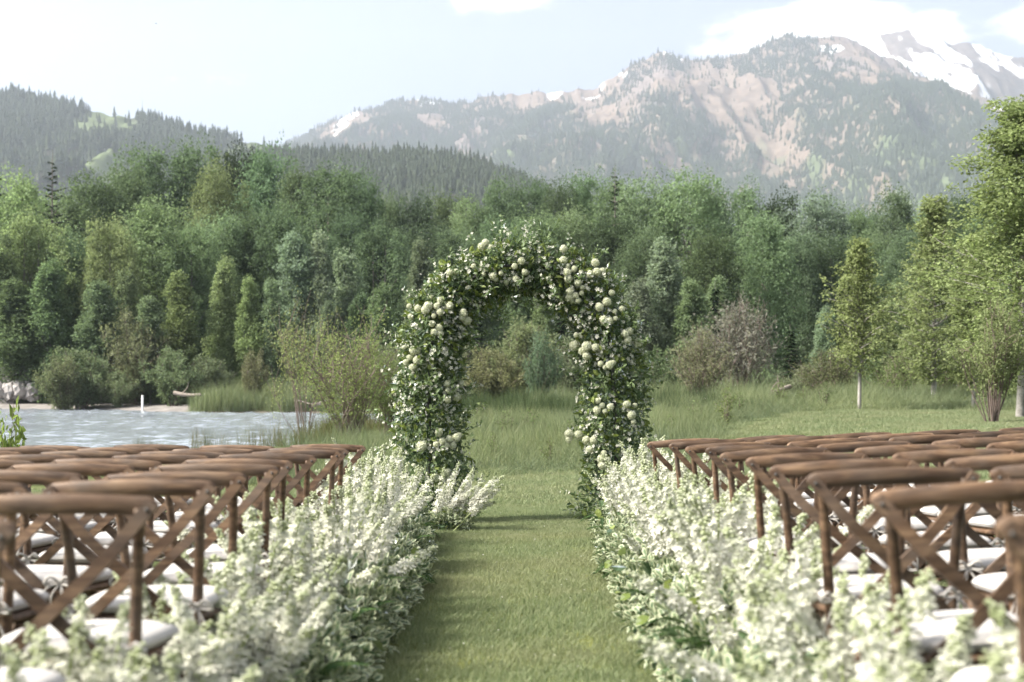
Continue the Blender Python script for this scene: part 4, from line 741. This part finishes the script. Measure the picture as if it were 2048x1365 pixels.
# snowball blooms
def snowball_mesh(k):
    mb = MB(); n = 85; i = np.arange(n) + .5; ph = np.arccos(1 - 2 * i / n); th = np.pi * (1 + 5 ** .5) * i; D = np.stack([np.cos(th) * np.sin(ph), np.sin(th) * np.sin(ph), np.cos(ph)], 1); D = unit(D + rng.normal(0, .06, D.shape))
    bl = 1 + .12 * (fbm(D[:, 0] * 1.6 + k * 7, D[:, 1] * 1.6 + D[:, 2] * 2, 2) - .5) * 2
    flower4(mb, D * (.86 * bl)[:, None] * rng.uniform(.95, 1.07, (n, 1)), D + rng.normal(0, .25, D.shape), rng.uniform(.19, .25, n), 4, .3, rng.uniform(.65, 1, n))
    V = []; T = []
    m = 10; a = np.linspace(0, np.pi, 7); V = np.array([[math.sin(t) * math.cos(b), math.sin(t) * math.sin(b), math.cos(t)] for t in a for b in np.arange(m) * 6.283 / m]) * .82
    Q = [(q * m + j, (q + 1) * m + j, (q + 1) * m + (j + 1) % m, q * m + (j + 1) % m) for q in range(6) for j in range(m)]; mb.add(V, None, Q, (.25, 0, 0)); return mb.mesh('snowball_bloom', M['snowball'])
SB = [snowball_mesh(k) for k in range(4)]
BALLS = [(595,105),(578,122),(622,127),(755,190),(600,225),(630,255),(665,243),(688,280),(730,268),(770,238),(725,213),(588,247),(440,240),(468,235),(545,212),(640,268),(940,135),(938,187),(958,212),(955,240),(960,268),(985,225),(1000,285),(1020,305),(1015,240),(1080,195),(1055,248),(1085,237),(1110,232),(1150,328),(1128,368),(1095,390),(1163,408),(1165,440),(1115,445),(1138,450),(1195,398),(968,322),(964,347),(990,340),(1018,330),(1003,362),(978,362),(1228,493),(1208,505),(1220,530),(1267,543),(995,510),(990,555),(1040,560),(1020,580),(1040,600),(1078,565),(1100,635),(1118,650),(1140,640),(1155,630),(1088,795),(1107,815),(1143,820),(1120,840),(1085,835),(1215,810),(1250,815),(1235,855),(1245,885),(965,940),(1008,945),(1040,965),(1070,965),(1055,1005),(965,965),(1115,1020),(1105,1045),(1130,1050),(1110,1072),(1290,980),(1280,1020),(1290,1045),(1320,1025),(258,383),(300,395),(345,385),(335,402),(400,360),(385,385),(372,428),(400,412),(440,383),(268,430),(500,415),(495,435),(515,447),(365,462),(395,480),(400,505),(375,500),(240,565),(265,608),(247,628),(297,620),(280,650),(300,578),(283,577),(430,722),(433,750),(460,758),(468,778),(432,790),(488,720),(395,930),(320,990),(383,982),(410,970),(440,960),(470,955),(455,987),(428,987),(480,945),(430,1103),(410,1120),(435,1132),(388,1127),(452,1122),(480,1270),(499,1274),(285,1075)]
def ball(p, r):
    o = bpy.data.objects.new('snowball_bloom', SB[int(rng.integers(4))]); col.objects.link(o); o.parent = arch; o.location = p; s = r * rng.uniform(.62, 1.18); o.scale = (s, s, s * .95); o.rotation_euler = tuple(rng.random(3) * 6)
cen = smoothpath(AP, 80); rad_ = np.interp(np.linspace(0, len(AP) - 1, 80), np.arange(len(AP)), AR)
for (zx, zy) in BALLS:
    p = ap(700 + zx * .4543, 440 + zy * .4543); d = np.linalg.norm((cen - p)[:, [0, 2]], axis=1); i = int(d.argmin()); f = min(1, d[i] / rad_[i]); y = -rad_[i] * (.30 + .62 * math.sqrt(max(0, 1 - f * f)))
    ball((p[0] * (1 - .012), y, p[2]), .043 if (zx, zy) not in ((755, 190), (630, 255), (1040, 560), (320, 990), (990, 555)) else .056)
P, D, t = ring(50, .95, 1.0, 1)
for p0, d0 in zip(P, D):
    if d0[1] > .25: ball(p0, .05)

# ------------------------------------------------------------------ aisle flowers
rng = np.random.default_rng(202)
def spike_mesh(k):
    """a tall flower spike: stem, open florets below, green buds at the tip"""
    mb = MB(); H = 1.0; bend = rng.normal(0, .13, 2); P = smoothpath([(0, 0, 0), (bend[0] * .3, bend[1] * .3, .5), (bend[0], bend[1], H)], 12); tube(mb, P, np.linspace(.009, .003, 12), 5, c=(0, 0, 0))
    f0 = rng.uniform(.36, .46); n = int(rng.integers(50, 74)); t = f0 + (1.0 - f0) * np.linspace(0, 1, n) ** 1.05; a = np.arange(n) * 2.4 + rng.normal(0, .25, n)
    ctr = np.stack([np.interp(t, np.linspace(0, 1, 12), P[:, q]) for q in range(3)], 1); tt = (t - f0) / (1 - f0)
    D = np.stack([np.cos(a), np.sin(a), .25 + .35 * tt], 1); D = unit(D); off = (.030 - .018 * tt ** 1.5) * rng.uniform(.7, 1.35, n); Q = ctr + D * off[:, None]
    op = (tt < rng.uniform(.66, .86)) & (rng.random(n) > .10)
    flower4(mb, Q[op], D[op] + rng.normal(0, .25, (op.sum(), 3)), (.040 - .016 * tt[op]) * rng.uniform(.7, 1.3, op.sum()), 5, .28, np.clip(1.05 - .45 * tt[op] ** 3 - .18 * rng.random(op.sum()), 0, 1))
    flower4(mb, Q[op] + D[op] * .006, D[op] + rng.normal(0, .3, (op.sum(), 3)), (.020 - .008 * tt[op]), 4, .5, np.clip(1.0 - .5 * tt[op] ** 3 - .2 * rng.random(op.sum()), 0, 1))
    bq = Q[~op]; bt = tt[~op]; oc = np.array([(1, 0, 0), (0, 1, 0), (-1, 0, 0), (0, -1, 0), (0, 0, 1.3), (0, 0, -1.3)]); F = [(0, 1, 4), (1, 2, 4), (2, 3, 4), (3, 0, 4), (1, 0, 5), (2, 1, 5), (3, 2, 5), (0, 3, 5)]
    for q, b_ in zip(bq, bt): mb.add(q + oc * rng.uniform(.008, .013), F, None, (rng.uniform(.1, .45), 0, 0))
    return mb.mesh('flower_spike', M['petal'])
SPK = [spike_mesh(k) for k in range(9)]
def foliage_meshes(k):
    out = {}
    n = 1900; th = rng.random(n) * np.pi; q = rng.uniform(.55, 1.0, n) * (.8 + .4 * fbm(th * 1.2 + k * 9, rng.random(n) * 0 + k, 2)); yy = (rng.random(n) - .5) * 1.02; q = q * (.78 + .44 * fbm(yy * 3.5 + k * 5, th * .8, 2)); P = np.stack([.27 * np.cos(th) * q, yy, .30 * np.sin(th) * q + .02], 1); D = unit(P * [1.4, .4, 1] + rng.normal(0, .25, P.shape) + [0, 0, .15])
    ln = rng.uniform(.035, .07, n); mb = MB(); leaves(mb, P, unit(D + rng.normal(0, .6, P.shape)), unit(D * .7 + rng.normal(0, .5, P.shape) + [0, 0, .5]), ln, ln * .5, .12, six=True); out['variegated_leaves'] = mb.mesh('variegated_leaves', M['variegated'])
    n = 170; P = np.stack([np.clip(rng.normal(0, .12, n), -.22, .22), (rng.random(n) - .5) * 1.0, np.abs(rng.normal(0, .11, n)) + .02], 1); D = unit(P * [1.4, .3, 1] + rng.normal(0, .3, P.shape)); ln = rng.uniform(.05, .09, n); mb = MB(); leaves(mb, P, unit(D + rng.normal(0, .5, P.shape)), unit(D + [0, 0, .4]), ln, ln * .55, .1, six=True); out['dark_leaves'] = mb.mesh('dark_leaves', M['darkleaf'])
    n = 12; P = np.stack([np.clip(rng.normal(0, .16, n), -.25, .25), (rng.random(n) - .5) * .95, rng.uniform(.06, .30, n)], 1); D = unit(P * [1.5, .3, .8] + rng.normal(0, .3, P.shape)); ln = rng.uniform(.05, .08, n); mb = MB(); leaves(mb, P, unit(D + rng.normal(0, .4, P.shape)), unit(D + rng.normal(0, .4, P.shape) + [0, 0, .5]), ln, ln * .8, .06, six=True); out['round_leaves'] = mb.mesh('round_leaves', M['limeleaf'])
    return out
FOL = [foliage_meshes(k) for k in range(5)]
def fern_mesh():
    mb = MB(); L_ = .34; P = smoothpath([(0, 0, 0), (0, L_ * .5, .10), (0, L_, .03)], 16); tube(mb, P, np.linspace(.003, .001, 16), 4, cap=False)
    for s in (-1, 1):
        q = P[2:]; n = len(q); w = .075 * np.sin(np.linspace(.5, 3.05, n)); leaves(mb, q, np.tile([s * 1.0, .35, -.05], (n, 1)), np.tile([0, 0, 1.], (n, 1)), w, w * .25 + .006, .05)
        q2 = (P[2:] + np.roll(P, -1, 0)[2:]) / 2; q2 = q2[:-1]; w2 = w[:-1]; leaves(mb, q2, np.tile([s * 1.0, .35, -.05], (n - 1, 1)), np.tile([0, 0, 1.], (n - 1, 1)), w2, w2 * .25 + .006, .05)
    return mb.mesh('fern_frond', M['fern'])
FERN = fern_mesh()
NSP = 0
def arrangement(side, y, xin, nsp, hlo, hhi, label, lean_in=.0, dens=1.0):
    global NSP
    x = side * (xin + .24); z = hz(x, y); root = empty('flower_arrangement', (x, y, z)); tag(root, label, 'flowers', 'aisle flower arrangements')
    F = FOL[int(rng.integers(len(FOL)))]; fl = int(rng.integers(2))
    for nm, me in F.items():
        o = bpy.data.objects.new(nm, me); col.objects.link(o); o.parent = root; o.rotation_euler = (0, 0, math.pi * fl); o.scale = (1, 1, rng.uniform(.85, 1.1)); o['kind'] = 'stuff'
    for q in range(5):
        o = bpy.data.objects.new('fern_frond', FERN); col.objects.link(o); o.parent = root; o.location = (-side * rng.uniform(.02, .15), rng.uniform(-.45, .45), rng.uniform(.04, .16)); o.rotation_euler = (rng.uniform(-.2, .5), 0, (math.pi / 2 if side > 0 else -math.pi / 2) + rng.normal(0, .6)); o.scale = (rng.uniform(.5, .8),) * 3
    for q in range(nsp):
        o = bpy.data.objects.new('flower_spike', SPK[int(rng.integers(len(SPK)))]); col.objects.link(o); o.parent = root; NSP += 1
        u = rng.random(); xx = side * (-.05 + .33 * u ** .8) ; hh = hlo + (hhi - hlo) * rng.random() ** .9 * (.72 + .28 * u) ; o.location = (xx, (rng.random() - .5) * 1.0, .02)
        lx = rng.normal(-side * lean_in, .19); ly = rng.normal(0, .17); w = rng.uniform(.75, 1.15); o.rotation_euler = (ly, lx, rng.random() * 6.283); o.scale = (w, w, hh)
    return root
ARR = [2.35, 3.15, 3.95, 4.8, 5.7, 6.65, 7.65, 8.7, 9.8, 11.0, 12.2]
WHERE = ['beside the tenth chair row', 'beside the ninth chair row', 'beside the eighth chair row', 'beside the seventh chair row', 'beside the sixth chair row', 'beside the fifth chair row', 'beside the fourth chair row', 'beside the third chair row', 'beside the second chair row', 'just past the front chair row', 'ending at the arch foot']
for k_, y in enumerate(ARR):
    for side in (-1, 1):
        xin = (.63 if y < 9 else .63 + .06 * (y - 9)) if side < 0 else (.55 if y < 9.5 else .55 + .03 * (y - 9.5)); tall = .10 if y > 9 else 0
        arrangement(side, y, xin, 32 if y > 4 else 26, .42, (.80 if y > 5 else .66 if side > 0 else .58) + tall, f'white flower spikes over variegated leaves {WHERE[k_]}, {"hill" if side > 0 else "pond"} side', lean_in=.16 if y > 9 else .04)
# the cluster that leans into the aisle at the arch's pond-side foot
ra = empty('flower_arrangement', (-.62, 13.3, hz(-.62, 13.3))); tag(ra, 'white flower spikes leaning over the aisle at the pond-side arch foot', 'flowers', 'aisle flower arrangements')
for nm, me in FOL[1].items(): o = bpy.data.objects.new(nm, me); col.objects.link(o); o.parent = ra; o.scale = (.8, .5, .7); o.location = (-.1, 0, 0); o['kind'] = 'stuff'
for q in range(16):
    o = bpy.data.objects.new('flower_spike', SPK[q % 9]); col.objects.link(o); o.parent = ra; o.location = (rng.uniform(-.28, .05), rng.uniform(-.3, .2), .02); w = .85; o.scale = (w, w, rng.uniform(.45, .72)); o.rotation_euler = (rng.normal(0, .15), rng.uniform(.15, .85), 0)

# fallen petals on the lawn, drifting cottonwood fluff
mb = MB(); n = 150; x = rng.normal(0, .5, n); y = rng.uniform(4.5, 17, n); P = np.stack([x, y, h(x, y) + .03], 1); leaves(mb, P, np.stack([rng.normal(0, 1, n), rng.normal(0, 1, n), rng.normal(0, .2, n)], 1), np.tile([0, 0, 1.], (n, 1)), rng.uniform(.008, .016, n), rng.uniform(.006, .012, n), .15, rng.uniform(.7, 1, n)); tag(mb.build('fallen_petals', M['petal']), 'scattered white petals on the mown aisle', 'petals', kind='stuff')
mb = MB(); oc = np.array([(1, 0, 0), (0, 1, 0), (-1, 0, 0), (0, -1, 0), (0, 0, 1), (0, 0, -1)]); F = [(0, 1, 4), (1, 2, 4), (2, 3, 4), (3, 0, 4), (1, 0, 5), (2, 1, 5), (3, 2, 5), (0, 3, 5)]
for q in range(130):
    d = rng.uniform(16, 60); p0 = np.array(at(rng.uniform(-100, 2150), rng.uniform(300, 820), d)); mb.add(p0 + oc * rng.uniform(.004, .009) * (d / 30), F, None, (rng.uniform(.8, 1), 0, 0))
tag(mb.build('cottonwood_fluff', M['blossom']), 'white cottonwood fluff drifting in the air', 'fluff', kind='stuff')

# ------------------------------------------------------------------ haze
HAZE = 1.8e-4
mb = MB(); x0, x1, y0, y1, z0, z1 = -5200, 5200, -400, 5350, -7, 1260
mb.add([(x, y, z) for z in (z0, z1) for y in (y0, y1) for x in (x0, x1)], None, [(0, 2, 3, 1), (4, 5, 7, 6), (0, 1, 5, 4), (2, 6, 7, 3), (0, 4, 6, 2), (1, 3, 7, 5)])
m, N, L = newmat('haze_air'); out = N.new('ShaderNodeOutputMaterial'); v = N.new('ShaderNodeVolumePrincipled'); v.inputs['Color'].default_value = (.82, .89, 1.0, 1); v.inputs['Density'].default_value = HAZE; v.inputs['Anisotropy'].default_value = .6; L.new(v.outputs[0], out.inputs['Volume'])
hz_o = mb.build('haze', m); tag(hz_o, 'pale summer haze in the valley air', 'haze', kind='stuff')
print('chairs', NCH, 'spikes', NSP)
